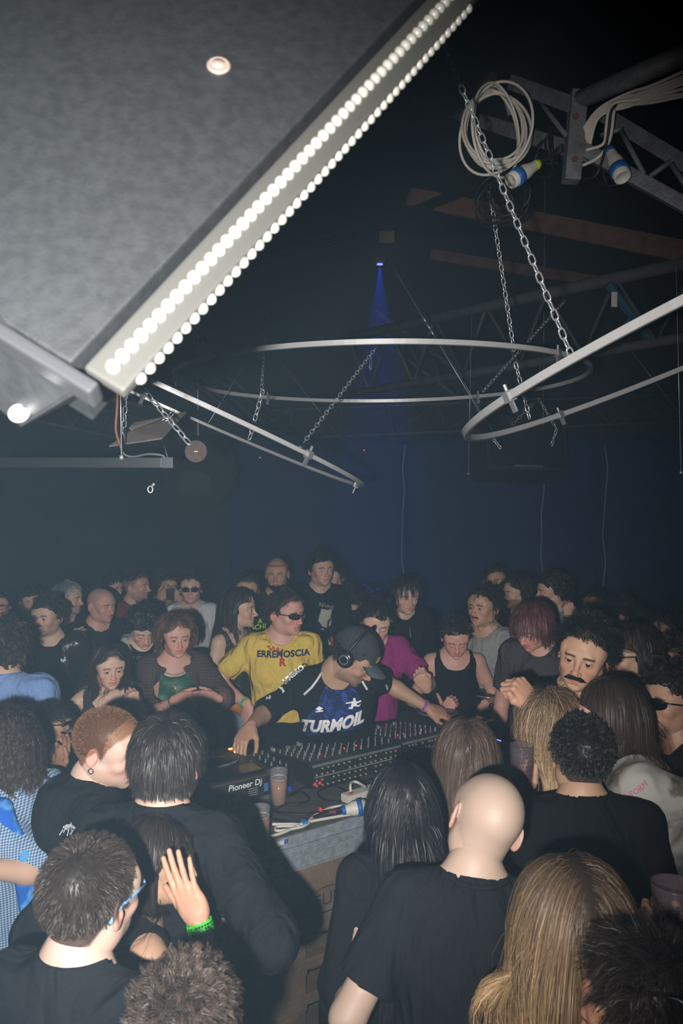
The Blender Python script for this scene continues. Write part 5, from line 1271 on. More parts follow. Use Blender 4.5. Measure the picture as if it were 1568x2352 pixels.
person('ombre', 'person from behind, very long straight hair fading from brown to golden blond', (1312, 2112, 1.50), 182, 184, nod=3, sex='f', skin='fair', hair=('long', (.050, .033, .022), {'tip': (.62, .40, .20), 'len': .70, 'ramp': 1.5, 'n': 12000, 'cvar': .34, 'clump': .55, 'vol': .016, 'lat': .115}), top=tee((36, 37, 40)))
person('corner', 'person with thinning dark hair and sunglasses on the head, bottom right corner', (1492, 2350, 1.18), -130, -118, nod=12, skin=(.58, .27, .17), hair=('short', 'dark', {'raise': .012, 'n': 6000, 'len': .045, 'mess': .5}), top=tee((38, 38, 40)),
  extra=[glasses('square', (8, 8, 9), lift=.078, y0=-.062)])
person('cup_arm', 'person beyond the right edge of the picture reaching in with a cup', (1790, 1985, 1.72), -95, nod=5, skin='fair', hair=('short', 'dark', {}), top=tee((34, 34, 38)), bottom=(30, 30, 34),
  arms={'L': dict(t=(1508, 2150, 1.50), pose='grip', dir=(-.55, .30, .75), up=(-.3, -.9, .1), pole=(.2, 0, -1)), 'R': dict(t=(1700, 2200, 1.9))}, extra=[wristband('L', GREENB)])
cup(pix(1548, 2172, 1.50), 'frosted plastic cup held up in a hand at the right edge', beer=False, h=.118, r0=.034, r1=.043, tilt=(.02, .04, 1), rgb=(120, 105, 112))
person('long_black', 'person from behind with long glossy black hair, black cardigan, before the near table corner', (922, 1850, 2.15), 186, 190, nod=5, roll=3, sex='f', skin='fair', hair=('long', (.010, .009, .011), {'len': .60, 'n': 12000, 'tip': (.022, .020, .024), 'clump': .75, 'cvar': .5, 'vol': .007, 'cap': .005, 'curl': (.05, .5), 'lat': .080}),
  top=lng((36, 38, 42), 'cardigan', inf=.014, sinf=.022, wr=.008, neck=.070), lean=(.05, 0))
person('black_shirt', 'person from behind, straight dark hair, black work shirt, left of the table corner', (388, 1752, 2.08), 172, 165, nod=4, skin='fair', beard=.9, hair=('bowl', (.017, .013, .012), {'len': .06, 'tip': (.035, .028, .025), 'grav': .3, 'mess': .12, 'lift': .04, 'vol': .008, 'cap': .006}),
  top=lng((41, 43, 47), 'work_shirt', collar=True, inf=.022, sinf=.022, wr=.009), arms={'R': dict(t=(545, 2110, 2.05), pose='relaxed', dir=(.1, .2, -1)), 'L': dict(t=(300, 2150, 2.0), pose='relaxed', dir=(0, .2, -1))})
person('curly_black', 'big person from behind with short curly black hair and a black t-shirt', (1330, 1742, 2.35), 180, 184, nod=3, roll=4, skin='tan', girth=1.15, hair=('curlyshort', (.010, .009, .009), {'tip': (.03, .028, .028), 'len': .020, 'cap': .006}), top=tee((28, 29, 31), neck=.080, inf=.022))
person('ginger', 'ginger crop haired person in profile, black hoodie with white chain print', (248, 1722, 2.42), 118, 82, nod=14, skin='pale', eyes='closed', brow='ginger', beard=.35, hair=('buzz', (.19, .085, .035), {'tip': (.30, .16, .08), 'len': .014, 'n': 11000}),
  top=hoodie((35, 37, 41)), extra=[earring(1, (120, 125, 135), .008), earring(-1, (120, 125, 135), .008)])
person('check_shirt', 'person with dark curly hair in a pale blue checked shirt at the left edge', (-4, 1722, 2.50), -112, -100, nod=4, skin='fair', hair=('longcurly', (.020, .014, .012), {'len': .16, 'tip': (.07, .045, .035), 'vol': .024}),
  top=[dict(n='shirt', c=('check', (178, 198, 218), (60, 98, 140), 42), sleeve='elbow', collar=True, length=.16, inf=.020, sinf=.026, wr=.010)], bottom=(34, 52, 62), arms={'L': dict(t=(-130, 1990, 2.25), pose='relaxed', dir=(-1, 0, .05), pole=(.9, -.3, -1))})
person('shaved_side', 'person with shaved sides and cream t-shirt in profile, hand at the mouth', (112, 1682, 3.15), 100, 95, nod=2, skin='brown', beard=.5, hair=('crop', 'black', {'fade': 1, 'len': .04, 'cap': .016}), top=tee((205, 200, 186)),
  arms={'R': dict(t=(142, 1722, 2.98), pose='smoke', dir=(.25, .1, 1), up=(.3, .9, .1), pole=(0, -.3, -1))}, extra=[glasses('wrap', (12, 12, 14), lift=.040, y0=-.012)])
person('brown_back', 'person from behind with smooth brown hair, just behind the bald person', (1072, 1742, 2.55), 178, 172, nod=6, sex='f', skin='fair', hair=('long', (.075, .048, .034), {'tip': (.16, .11, .08), 'len': .30, 'vol': .02}), top=tee((34, 35, 38)))
person('blond_wavy', 'person from behind with wavy blond hair, dark top with pale panel', (1258, 1672, 2.72), 190, 196, nod=3, sex='f', skin='tan', hair=('wavy', (.13, .085, .048), {'tip': (.48, .33, .18), 'len': .30, 'cvar': .5}),
  top=[dict(n='camisole', c=(34, 34, 37), tank=True), dict(n='under_top', c=(190, 195, 198), tank=True, inf=.010, length=-.05)], arms={'L': dict(t=(1196, 1768, 2.65), pose='grip', dir=(-.3, .2, 1), up=(-1, -.1, 0), pole=(-.3, -.2, -1))})
cup(pix(1197, 1800, 2.60), 'frosted cup held in front of the wavy blond hair', beer=False, h=.13, r0=.032, r1=.038, rgb=(120, 112, 125))
pr = person('tie_dye', 'person with very long dark brown hair in profile, grey tie-dye sweatshirt', (1402, 1645, 2.58), -105, -112, nod=6, girth=1.25, lean=(.22, 0), sex='f', skin='fair', hair=('long', (.030, .018, .013), {'tip': (.075, .042, .026), 'len': .55, 'n': 9000}),
  top=[dict(n='sweatshirt', c=('tiedye', (178, 176, 170), (112, 108, 98), 7), sleeve='long', length=.15, inf=.028, sinf=.034, wr=.012)], eyes='closed',
  arms={'L': dict(t=(1490, 2010, 2.45), pose='relaxed', dir=(0, .1, -1), pole=(1, 0, -.3))})
person('round_glasses', 'curly haired person in black oval sunglasses in profile at the right edge', (1540, 1616, 2.86), -70, -66, nod=-8, sex='f', skin='tan', hair=('curly', 'dark', {'len': .07, 'cap': .018}), top=lng((40, 38, 38)),
  extra=[glasses('round', (9, 9, 10), tiltz=0), earring(1, (210, 205, 190), .005)])
# --- right side, facing in
person('moustache', 'man with a thick black moustache raising his fist, navy t-shirt and green wristband', (1340, 1508, 2.92), -10, -28, nod=4, roll=13, skin='tan', brow='black', jaw=1.08, hair=('swept', 'black', {'len': .04, 'fringe': .012, 'raise': -.006}), top=tee((30, 31, 40)),
  arms={'R': dict(t=(1190, 1572, 2.72), pose='fist', dir=(-.62, -.05, .78), up=(.45, -.75, .5), pole=(0, -.3, -1))}, extra=[moustache(), wristband('R', GREENB)])
person('shaggy', 'person with shaggy dark hair in profile wearing dark sunglasses and a white collared top', (1448, 1505, 3.55), -75, -78, nod=4, skin='fair', hair=('mid', 'dark', {'len': .13}), top=tee((150, 155, 165), collar=True), beard=.3, extra=[glasses('square', (8, 8, 9))])
person('camera_man', 'person in dark red at the right edge holding something dark up to the face', (1556, 1525, 3.6), -60, -55, nod=0, skin=(.42, .2, .15), hair=('curly', 'dark', {}), top=lng((110, 24, 38)), arms={'R': dict(t=(1503, 1572, 3.3), pose='grip', dir=(.2, .1, 1), up=(-.3, -1, .2))})
person('red_bowl', 'young man with a reddish bowl haircut looking down, faded dark grey t-shirt', (1224, 1438, 4.1), -25, -48, nod=26, smile=.6, eyes='closed', skin='rosy', hair=('bowl', (.060, .018, .018), {'tip': (.12, .04, .04), 'len': .11, 'fringe': .03}), top=tee((72, 70, 74)))
person('grey_tee', 'young man with a thin moustache looking left, pale grey t-shirt', (1110, 1396, 4.85), -35, -42, nod=-2, skin='tan', hair=('short', 'dark', {'fringe': .01}), top=tee((150, 152, 150), length=.16), bottom=(92, 90, 92), brow='black', extra=[moustache((30, 22, 18), .028, .004, .004)])
person('far_short', 'person with short dark hair far back above the pale grey t-shirt', (1133, 1337, 6.2), 10, 22, nod=-4, skin='tan', hair=('crop', 'dark', {}), top=tee(BLK), beard=.6)
person('far_beard', 'bearded person with chin length dark hair in left profile, far back', (1188, 1362, 5.7), -60, -72, nod=2, skin='fair', hair=('mid', 'dark', {'len': .12}), top=tee(BLK), beard=.9)
person('far_raised', 'person in left profile far back raising a forearm beside the head', (1268, 1360, 5.5), -60, -84, nod=2, skin='fair', hair=('curly', 'dark', {'len': .06, 'cap': .02}), top=tee((130, 135, 150)),
  arms={'L': dict(t=(1304, 1392, 5.2), pose='fist', dir=(-.3, 0, .9), up=(0, -1, .2), pole=(.8, 0, -1))})
person('red_lit', 'curly haired person half lost in the dark behind the moustached man, face in shadow', (1420, 1425, 5.0), -30, -40, skin=(.42, .13, .12), hair=('curly', 'black', {'len': .11}), top=tee((40, 30, 32)))  # the red light on this face is put into the skin colour
for k_, (u, v, d, yw, hs) in enumerate(((1478, 1436, 5.0, -50, 'curly'), (1535, 1440, 4.4, -70, 'short'), (1360, 1372, 6.3, -20, 'short'))):
    person('fill%d' % k_, ['person with bushy hair standing in the dark right of the shadowed face', 'person in the darkness at the right edge above the dark red sleeve', 'person in the dark far back right of the raised forearm'][k_], (u, v+14, d), yw, nod=6, skin=(.25, .15, .11), hair=(hs, 'black', {}), top=tee((30, 28, 28)))
person('tank', 'laughing man in a black tank top with a pearl necklace, looking down', (1046, 1466, 4.6), 0, -2, nod=24, smile=1.0, eyes='closed', skin='rosy', hair=('curlyshort', 'dark', {'len': .04}), top=[dict(n='tank_top', c=(30, 31, 35), tank=True, length=.14)],
  arms={'R': dict(t=(1036, 1612, 4.35), pose='thumb', dir=(.3, -.1, .6), up=(-.6, -.8, 0), pole=(-1, .1, -.6)), 'L': dict(t=(1108, 1650, 4.45), pose='relaxed', dir=(-.2, -.4, -.8))}, extra=[necklace((215, 212, 200), r=.0042, drop=.075, width=.074, metal=0)])
pr = person('zip_jacket', 'young man with black bowl haircut and black zip jacket', (930, 1368, 5.3), 12, 16, nod=10, skin='fair', hair=('bowl', 'black', {'len': .10, 'fringe': .02}), top=lng((34, 35, 38), 'jacket', neck=.066))
def strip(pr, pts, w, m, name, right, up, c):
    V, F = shape2d(stroke2d(pts, w)); return decal(pr, V, F, c, right, up, m, name)
strip(pr, [(0, .0), (.01, -.22)], .006, mat('zip_metal', lin(140, 142, 148), rough=.4, metal=.5), 'zip', (1, 0, 0), (0, 0, 1), pr['C'](.0, .2, -.02))
person('pink', 'young man with black wavy hair in a magenta t-shirt, looking down', (862, 1430, 4.5), 12, 6, nod=22, eyes='closed', skin='fair', hair=('swept', 'black', {'len': .055, 'cap': .014}), top=tee((150, 42, 118)), bottom=(25, 25, 28),
  arms={'L': dict(t=(964, 1556, 4.15), pose='fist', dir=(-.3, -.3, .55), up=(-.3, -.9, .2), pole=(1, 0, -1))})
person('hug_back', 'curly haired person seen from behind hugging someone, left of the magenta t-shirt', (812, 1374, 6.5), 170, 165, nod=8, skin='fair', hair=('curly', 'black', {'len': .07}), top=lng(BLK))
person('hug_face', 'person in blue grey shirt almost hidden behind a curly head', (842, 1378, 6.85), -100, -90, nod=4, skin='fair', hair=('short', 'dark', {}), top=lng((62, 70, 84), 'shirt'), arms={'L': dict(t=(832, 1392, 6.5), pose='relaxed', dir=(-.5, 0, .8))})
pr = person('print_tee', 'tall curly haired young man, black top with pale and red collage print', (737, 1310, 6.15), 8, 24, nod=-2, skin='fair', hair=('curly', 'black', {'len': .05, 'cap': .02, 'fringe': .01}), top=lng((32, 33, 36), neck=.066))
c_ = V3(pix(748, 1442, 6.0)); k_ = 6.05/FPX
def collage(pr, c, m_, polys, name):
    V, F = shape2d([[(x*k_, -y*k_) for x, y in p] for p in polys], .03); decal(pr, V, F, c, (1, 0, 0), (0, 0, 1), m_, name)
collage(pr, c_, mat('print_pale', lin(185, 185, 178), rough=.8), [[(-18, -15), (-10, -42), (4, -38), (14, -40), (10, -18), (4, -14), (2, 4), (-8, 0)], [(-17, 8), (-6, 4), (-4, 22), (-16, 28)], [(-10, 30), (4, 28), (12, 44), (-4, 50), (-12, 46)], [(8, -12), (13, -16), (11, -2), (6, 2)]], 'print')
collage(pr, c_, mat('print_red', lin(190, 70, 55), rough=.8), [[(10, 28), (15, 24), (19, 50), (11, 48)], [(2, -22), (10, -26), (9, -18)]], 'print')
text_on(pr, 'REVIVE', c_+V3([0.0, 0, .155]), (1, 0, -.3), (0, 0, 1), .038, mat('print_pale'), shear=.2)
text_on(pr, 'TRULY', c_+V3([0.03, 0, -.19]), (1, 0, 0), (0, 0, 1), .03, mat('dim_ink'))
text_on(pr, 'P', c_+V3([0.03, 0, .32]), (1, 0, 0), (0, 0, 1), .04, mat('dim_ink'))
person('behind_tall', 'person half hidden behind the shoulder of the collage print man', (766, 1326, 6.7), -20, -30, skin='fair', hair=('short', 'dark', {}), top=tee(BLK))
def headband(pr):
    mb = MB(); n = 40; V = []; F = []
    for hh in (-.014, .014):
        for k in range(n):
            th = 2*math.pi*k/n; V.append(HP(pr, math.sin(th)*(.0795-.1*(hh > 0)*.02), -.012+math.cos(th)*(.1005-.1*(hh > 0)*.02), .062+hh+math.cos(th)*.006))
    for k in range(n): F.append((k, (k+1) % n, n+(k+1) % n, n+k))
    o = link('headband', V, F, mat('red_band', lin(170, 72, 60), rough=.8), pr['o'], True); s_ = o.modifiers.new('t', 'SOLIDIFY'); s_.thickness = .003
person('headband', 'bald bearded man with a red headband, far back in black', (636, 1320, 6.1), 0, -2, nod=2, skin='tan', hair=('shaved', 'dark', {}), top=tee(BLK, vneck=.03), brow='dark', extra=[headband, beardmesh((20, 16, 14), .007)])
pr = person('neon', 'short haired man in a black t-shirt with neon yellow lettering', (567, 1356, 5.75), 8, 6, nod=8, skin='tan', hair=('crop', 'dark', {}), top=tee(BLK), beard=.7)
mn = mat('neon_ink', lin(190, 230, 40), rough=.6)
for i_, tx in enumerate(('VITA', 'FASCHI', 'E PO', 'NEI')): text_on(pr, tx, V3(pix(582, 1434+i_*12.5, 5.6)), (1, 0, .04), (0, 0, 1), .046, mn, bold=.001)
# --- yellow t-shirt
pr = person('yellow', 'man in a yellow lettered t-shirt and wraparound sunglasses behind the DJ', (656, 1410, 4.45), 8, 50, nod=4, skin='rosy', girth=1.04, hair=('short', (.035, .024, .018), {'len': .034, 'cap': .005, 'lift': .1, 'vol': .012}), top=tee((226, 196, 92), length=.14, inf=.018), bottom=(30, 34, 48),
  arms={'R': dict(t=(566, 1655, 4.35), pose='relaxed', dir=(-.03, -.05, -1), up=(-.6, -.8, 0), pole=(-1, .5, 0))}, extra=[glasses('wrap', (14, 15, 18)), wristband('R', (110, 190, 110))])
c_ = V3(pix(646, 1509, 4.3)); up_ = (0, 0, 1); rt_ = (1, -.03, 0); k_ = 4.3/FPX
text_on(pr, 'ERREMOSCIA', c_, rt_, up_, .047, mat('navy_ink', lin(28, 32, 62), rough=.8), bold=.0022, spacing=1.05)
m_r = mat('red_ink', lin(178, 50, 52), rough=.8)
text_on(pr, 'R', c_+V3([0, 0, -.042]), rt_, up_, .055, m_r, bold=.003)
wv_ = [(-36+i_*1.6, 15-i_*.36+4.2*math.sin(i_*.95)) for i_ in range(24)]
V_, F_ = shape2d(stroke2d([(x*k_, y*k_) for x, y in wv_], 3*k_)); decal(pr, V_, F_, c_, rt_, up_, m_r, 'zigzag')
# --- left side, facing in
def orange_bag(pr):
    g = Grid(pr['Hip']-.35, pr['Hip']+.35, .012); c = pr['C'](.03, .13, .12, pr['Hip']); R = pr['RT']
    g.ell(c, (.115, .045, .052), R=R, k=0); g.ell(c+R@V3([-.10, -.03, .005]), (.06, .04, .03), R=R, k=.04); g.ell(c+R@V3([.09, -.02, .02]), (.06, .04, .03), R=R, k=.04); V, Q = g.mesh(); V = V+normals(V, Q)*(noise(V, 30)*.008)[:, None]
    link('tied_jacket', V, Q, mat('orange_cloth', lin(190, 118, 48), rough=.8, bump=.5, bscale=40), pr['o'], True)
person('bun_woman', 'dark haired woman in right profile, lace tank top, orange cloth at her waist', (548, 1400, 4.85), 60, 80, nod=0, sex='f', smile=.6, skin='fair', hair=('long', 'dark', {'len': .30, 'raise': 0}), top=[dict(n='lace_top', c=('tiedye', (38, 36, 36), (82, 74, 62), 30), tank=True, length=-.02)], bottom=(128, 150, 168), extra=[orange_bag, earring(1)])
pr = person('white_tee', 'man in dark sunglasses and a white t-shirt, far back at left', (438, 1353, 6.1), 5, 8, nod=-2, skin='fair', hair=('swept', 'dark', {'len': .045}), top=tee((214, 217, 220), inf=.02), extra=[glasses('square', (9, 9, 10)), earring(1)])
person('drinker', 'person in a grey sweatshirt drinking from a dark cup, far back', (391, 1352, 6.6), 0, 2, nod=0, skin='tan', hair=('crop', 'dark', {}), top=lng((165, 165, 160), 'sweatshirt'),
  arms={'R': dict(t=(380, 1360, 6.4), pose='grip', dir=(.6, -.1, .7), up=(0, -1, .2), pole=(-1, 0, -.5)), 'L': dict(t=(400, 1362, 6.4), pose='grip', dir=(-.6, -.1, .7), up=(0, -1, .2), pole=(1, 0, -.5))})
cup(pix(391, 1378, 6.35), 'small dark cup held at the mouth of the person in the grey sweatshirt', beer=False, h=.09, r0=.03, r1=.034, rgb=(40, 32, 30))
person('maroon', 'man with short dark hair in right profile, maroon t-shirt, far back', (313, 1347, 6.2), 50, 78, nod=0, skin='rosy', hair=('crop', 'dark', {'fade': 1, 'len': .035}), top=tee((112, 50, 52)), beard=.4)
person('tiny_far', 'person barely visible far back between the bald man and the maroon t-shirt', (258, 1350, 7.0), 20, 60, skin='fair', hair=('short', 'black', {}), top=tee(BLK))
person('bald_smile', 'smiling bald man looking right in a black hooded jacket, left side', (232, 1392, 5.35), 35, 58, nod=4, smile=.9, skin='rosy', hair=('shaved', 'mid', {}), top=hoodie((33, 34, 37)), jaw=1.05)
person('bleached', 'laughing person with bleached grey hair in right profile at left', (157, 1376, 5.75), 50, 78, nod=2, smile=.9, skin='fair', hair=('crop', (.22, .25, .25), {'len': .04, 'tip': (.35, .38, .38)}), top=lng(BLK), beard=.4,
  arms={'R': dict(t=(170, 1462, 5.2), pose='claw', dir=(.2, 0, .9), up=(-.5, -.8, 0), pole=(0, -.3, -1))})
person('edge_specs', 'person with eyeglasses and a white t-shirt cut off by the left edge', (-1, 1392, 6.1), 10, 14, nod=0, skin='rosy', hair=('crop', 'black', {}), top=tee((170, 172, 172)), extra=[glasses('clear', (15, 15, 17))])
person('curly_far_left', 'dark haired person in black far back at left behind the leather jacket', (70, 1380, 6.4), 20, 30, skin='fair', hair=('curly', 'black', {}), top=lng(BLK))
pr = person('leather', 'man with curly dark hair in an open black leather jacket over a black t-shirt', (109, 1418, 4.85), 14, -12, nod=0, skin='fair', hair=('curly', 'dark', {'len': .05, 'cap': .016, 'fringe': .012}), beard=.3,
  top=[dict(n='t_shirt', c=(26, 27, 29), sleeve='short', inf=.010), dict(n='leather_jacket', c=('leather', (30, 31, 34)), sleeve='long', inf=.030, sinf=.030, opening=.095, neck=.090, wr=.016, length=.14)])
text_on(pr, 'w', V3(pix(131, 1524, 4.7)), (1, 0, 0), (0, 0, 1), .035, M_INK, bold=.002)
# --- keffiyeh
def keff(pr):
    s = pr['s']; m = fabric(('keffiyeh', (205, 205, 200), (24, 24, 28), 46))
    for q in (-1, 1):
        g = Grid(pr['Sc']-.5, pr['Sc']+.35, .010)
        pts = [pr['C'](0, -.115, .06), pr['C'](q*.075, -.07, .065), pr['C'](q*.100, .01, .055), pr['C'](q*.100, .10, -.03), pr['C'](q*.105, .155, -.14), pr['C'](q*.115, .165, -.28), pr['C'](q*.115, .155, -.40)]
        for a, b in zip(pts[:-1], pts[1:]): g.cap(a, b, .030, .034, k=.02)
        V, Q = g.mesh(); V = V+normals(V, Q)*(noise(V, 22)*.009)[:, None]; link('keffiyeh_scarf', V, Q, m, pr['o'], True)
pr = person('keffiyeh', 'young man looking down, thick black hair, black and white checked scarf', (330, 1442, 4.65), 20, 24, nod=30, eyes='closed', skin='fair', brow='black', hair=('curly', 'black', {'len': .06, 'cap': .028, 'fringe': .02}), top=tee((26, 27, 30)), extra=[keff])
text_on(pr, 'DON\'T STOP BELIEVE', V3(pix(318, 1522, 4.5)), (1, .1, 0), (0, 0, 1), .024, mat('dim_ink'))
# --- green top and coat
pr = person('green', 'woman with a brown fringe, green satin top under a brown plaid coat', (403, 1462, 4.35), 18, 26, nod=6, sex='f', smile=.2, skin='rosy', brow='brown', hair=('mid', (.085, .040, .026), {'tip': (.16, .085, .05), 'len': .15, 'fringe': .03}),
  top=[dict(n='satin_top', c=('satin', (28, 84, 62)), tank=True, inf=.010, vneck=0, length=.16), dict(n='plaid_coat', c=('plaid', (66, 54, 50), (92, 78, 72), 22), sleeve='rolled', inf=.034, sinf=.034, opening=.150, neck=.10, wr=.012, length=.34)], bottom=(30, 30, 34),
  arms={'R': dict(t=(436, 1602, 4.02), pose='claw', dir=(.85, -.15, .15), up=(0, -.8, .6), pole=(-.6, .2, -1)), 'L': dict(t=(462, 1600, 4.02), pose='claw', dir=(-.85, -.15, .15), up=(0, -.8, .6), pole=(.8, .2, -1))},
  extra=[necklace((150, 165, 160), r=.0045, drop=.075, width=.070, pend=0), necklace((210, 190, 130), r=.002, drop=.14, width=.066, beads=False, pend=.010, metal=.6, name='pendant_necklace'), earring(-1, (220, 190, 110), .006), earring(1, (220, 190, 110), .006), wristband('L', (220, 220, 215), False, .006), wristband('R', (30, 110, 60), False, .008)])
# --- long dark hair, bare shoulders
person('bare_shoulders', 'woman with very long dark straight hair and bare shoulders, glancing right', (250, 1532, 3.95), 12, 30, nod=8, sex='f', skin='fair', hair=('long', (.026, .016, .014), {'len': .46, 'tip': (.05, .03, .026)}), top=[dict(n='denim_top', c=(48, 56, 62), tank=True, inf=.010, length=.05)], bottom=(60, 74, 80),
  arms={'L': dict(t=(304, 1594, 3.72), pose='fist', dir=(.0, -.1, 1), up=(.6, -.7, 0), pole=(.6, 0, -1)), 'R': dict(t=(196, 1678, 3.7), pose='relaxed', dir=(.6, -.3, -.3), pole=(-1, 0, -.4))}, extra=[wristband('L', (70, 130, 80), False, .006)])
person('blue_shirt', 'person with dark hair in a light blue shirt, cut off by the left edge', (8, 1498, 3.5), -150, -155, nod=8, skin='fair', hair=('curly', 'dark', {'len': .06}), top=lng((126, 156, 208), 'shirt', collar=True, inf=.024, sinf=.024))
# ---------------------------------------------------------------- the DJ
dj = person('dj', 'DJ in cap, headphones and black football shirt leaning over the decks', (812, 1510, 3.78), 6, 70, nod=38, roll=0, skin='tan', beard=.4, eyes='closed', hair=('crop', 'dark', {'len': .02}),
  top=[dict(n='football_shirt', c=(34, 36, 41), sleeve={'L': 'short', 'R': 'elbow'}, inf=.024, sinf=.020, wr=.012, length=.10, neck=.066)], bottom=(26, 28, 34), lean=(.42, .05), girth=1.0, jaw=1.06, size=1.06,
  arms={'R': dict(t=(554, 1700, 3.66), pose='claw', dir=(-.30, -.62, -.42), up=(-.25, -.45, .9), pole=(-.7, .2, -.55)), 'L': dict(t=(1018, 1638, 4.14), pose='relaxed', dir=(.86, .20, -.34), up=(.1, -.5, .9), pole=(-.3, 1, .1))},
  extra=[wristband('L', (170, 90, 170))])
def cap_hat(pr):
    g = Grid((-.14, -.16, -.06), (.14, .24, .17), .004)
    g.ell((0, -.012, .040), (.089, .111, .100), k=0); x, y, z = g.ax[0][:, None, None], g.ax[1][None, :, None], g.ax[2][None, None, :]
    g.F = np.maximum(g.F, ((.030+.16*(y+.012)*(y > 0)*.2)-z).astype(np.float32)+0*x)
    V, Q = g.mesh(); h_ = link('cap', V*pr['s']@pr['Rh'].T+pr['P'], Q, mat('cap_cloth', lin(52, 56, 58), rough=.9, bump=.3, bscale=200), pr['o'], True)
    V = []; F = []; nx, ny = 14, 8
    for l in (0, 1):
        for j in range(ny+1):
            for i in range(nx+1):
                a = (i/nx-.5)*2.0; r_ = 1.0; px = math.sin(a)*(.082+.004*j/ny); base = .083*math.cos(a)*1.1; py = base+.078*(j/ny)*math.cos(a*.72)
                V.append((px, py, .040-.012*(j/ny)-abs(px)**2*3.4*(.6+.4*j/ny)-.003*l))
    W_ = (nx+1)*(ny+1)
    for j in range(ny):
        for i in range(nx):
            q = j*(nx+1)+i; F.append((q, q+1, q+nx+2, q+nx+1)); F.append((q+W_, q+nx+1+W_, q+nx+2+W_, q+1+W_))
    for i in range(nx): q = ny*(nx+1)+i; F.append((q, q+1, q+1+W_, q+W_))
    for j in range(ny):
        for i in (0, nx): q = j*(nx+1)+i; F.append((q, q+nx+1, q+nx+1+W_, q+W_))
    link('brim', V3(V)*pr['s']@pr['Rh'].T+pr['P'], F, mat('brim_cloth', lin(78, 92, 94), rough=.9), h_, True)
    mb = MB()
    for (a, b) in (((-.018, .06), (.018, .06)), ((-.018, .06), (-.006, .082)), ((.018, .06), (.006, .082)), ((-.01, .07), (.012, .07))):
        mb.tube([HP(pr, a[0], -.012+.113*math.sqrt(max(0, 1-(a[0]/.089)**2-((a[1]-.04)/.1)**2)), a[1]), HP(pr, b[0], -.012+.113*math.sqrt(max(0, 1-(b[0]/.089)**2-((b[1]-.04)/.1)**2)), b[1])], .003, 5)
    mb.build('embroidered_badge', mat('badge_thread', lin(150, 150, 60), rough=.8), h_)
cap_hat(dj)
hp = MB()
ph = MB().tube([HP(dj, .104*math.cos(t), -.020, .010+.145*math.sin(t)) for t in np.linspace(.12, math.pi-.12, 24)], .008, 8).build('headphones', M_BLACK, dj['o'], True)
for q in (-1, 1):
    a = dj['Rh']@V3([q, 0, 0]); MB().lathe([(.001, -.004), (.036, -.004), (.043, .004), (.043, .014), (.036, .024), (.026, .027), (.001, .028)], HP(dj, q*.086, -.012, .004), a, 28).build('ear_cup', mat('earcup_black', lin(22, 23, 25), rough=.25, coat=.3), ph, True)
    MB().lathe([(.018, .0285), (.024, .0285), (.024, .030), (.018, .030)], HP(dj, q*.086, -.012, .004), a, 24).build('cup_ring', mat('jog_ring'), ph, True)
M_REF = mat('reflective_print', lin(252, 252, 252), rough=.35, spec=.6)  # bright white base colour stands in for the retroreflected flash
M_SIL = mat('silver_piping', lin(205, 210, 215), rough=.6)
fr_ = -dj['Ft']; rt_ = nrm(V3([1, 0, 0])-dj['Ft']*np.dot([1, 0, 0], dj['Ft'])); up_ = np.cross(rt_, dj['Ft'])*-1; up_ = up_ if up_[2] > 0 else -up_
def on_chest(u, v): 
    """where the sight line of a mark on the chest meets the shirt"""
    o_ = V3(cam.location); d_ = nrm(V3(pix(u, v, 3.6))-o_); h = dj['bvh'][0].ray_cast(Vector(o_+d_*1.5), Vector(d_), 5)
    return V3(h[0]) if h[0] is not None else V3(pix(u, v, 3.5))
dn = nrm(V3([0.05, -.86, .28])); rt_ = nrm(np.cross(V3([0, 0, 1]), -dn)*-1); rt_ = rt_ if rt_[0] > 0 else -rt_; up_ = nrm(np.cross(dn, rt_)); up_ = up_ if up_[2] > 0 else -up_
def rot2(a): ca, sa = math.cos(a), math.sin(a); return nrm(rt_*ca+up_*sa), nrm(-rt_*sa+up_*ca)
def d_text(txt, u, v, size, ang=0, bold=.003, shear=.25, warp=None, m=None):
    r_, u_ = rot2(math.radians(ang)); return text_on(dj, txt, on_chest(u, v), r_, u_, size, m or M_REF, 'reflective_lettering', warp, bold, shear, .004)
M_NAVY = pattern_mat('navy_stripes', 'tiedye', lin(24, 38, 84), lin(44, 72, 150), 24)
V, F = shape2d([[(x*3.6/FPX, -y*3.6/FPX) for x, y in p] for p in [[(-14, -40), (44, -46), (70, -20), (78, 60), (-60, 72), (-64, 36), (-36, 8)]]], .012); decal(dj, V, F, on_chest(760, 1616), *rot2(0), M_NAVY, 'blue_panel', .0025)
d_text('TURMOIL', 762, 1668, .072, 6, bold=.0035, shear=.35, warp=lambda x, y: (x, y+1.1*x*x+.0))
k_ = 3.6/FPX
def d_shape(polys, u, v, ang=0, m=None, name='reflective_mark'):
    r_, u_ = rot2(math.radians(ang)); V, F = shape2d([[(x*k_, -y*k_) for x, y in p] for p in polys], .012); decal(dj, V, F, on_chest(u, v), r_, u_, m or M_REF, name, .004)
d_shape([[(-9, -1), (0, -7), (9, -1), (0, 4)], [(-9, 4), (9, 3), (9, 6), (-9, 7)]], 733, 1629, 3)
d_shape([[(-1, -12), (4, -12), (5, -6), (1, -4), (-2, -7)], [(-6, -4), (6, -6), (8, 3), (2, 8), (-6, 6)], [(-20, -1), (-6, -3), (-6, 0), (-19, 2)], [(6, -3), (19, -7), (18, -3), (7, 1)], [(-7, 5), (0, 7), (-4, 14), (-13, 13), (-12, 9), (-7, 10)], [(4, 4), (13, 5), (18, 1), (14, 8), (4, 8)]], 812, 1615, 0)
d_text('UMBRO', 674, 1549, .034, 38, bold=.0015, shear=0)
d_shape([[(-9, -4), (-1, -6), (9, 3), (5, 9), (2, 3), (-6, 0)]], 647, 1583, -20)
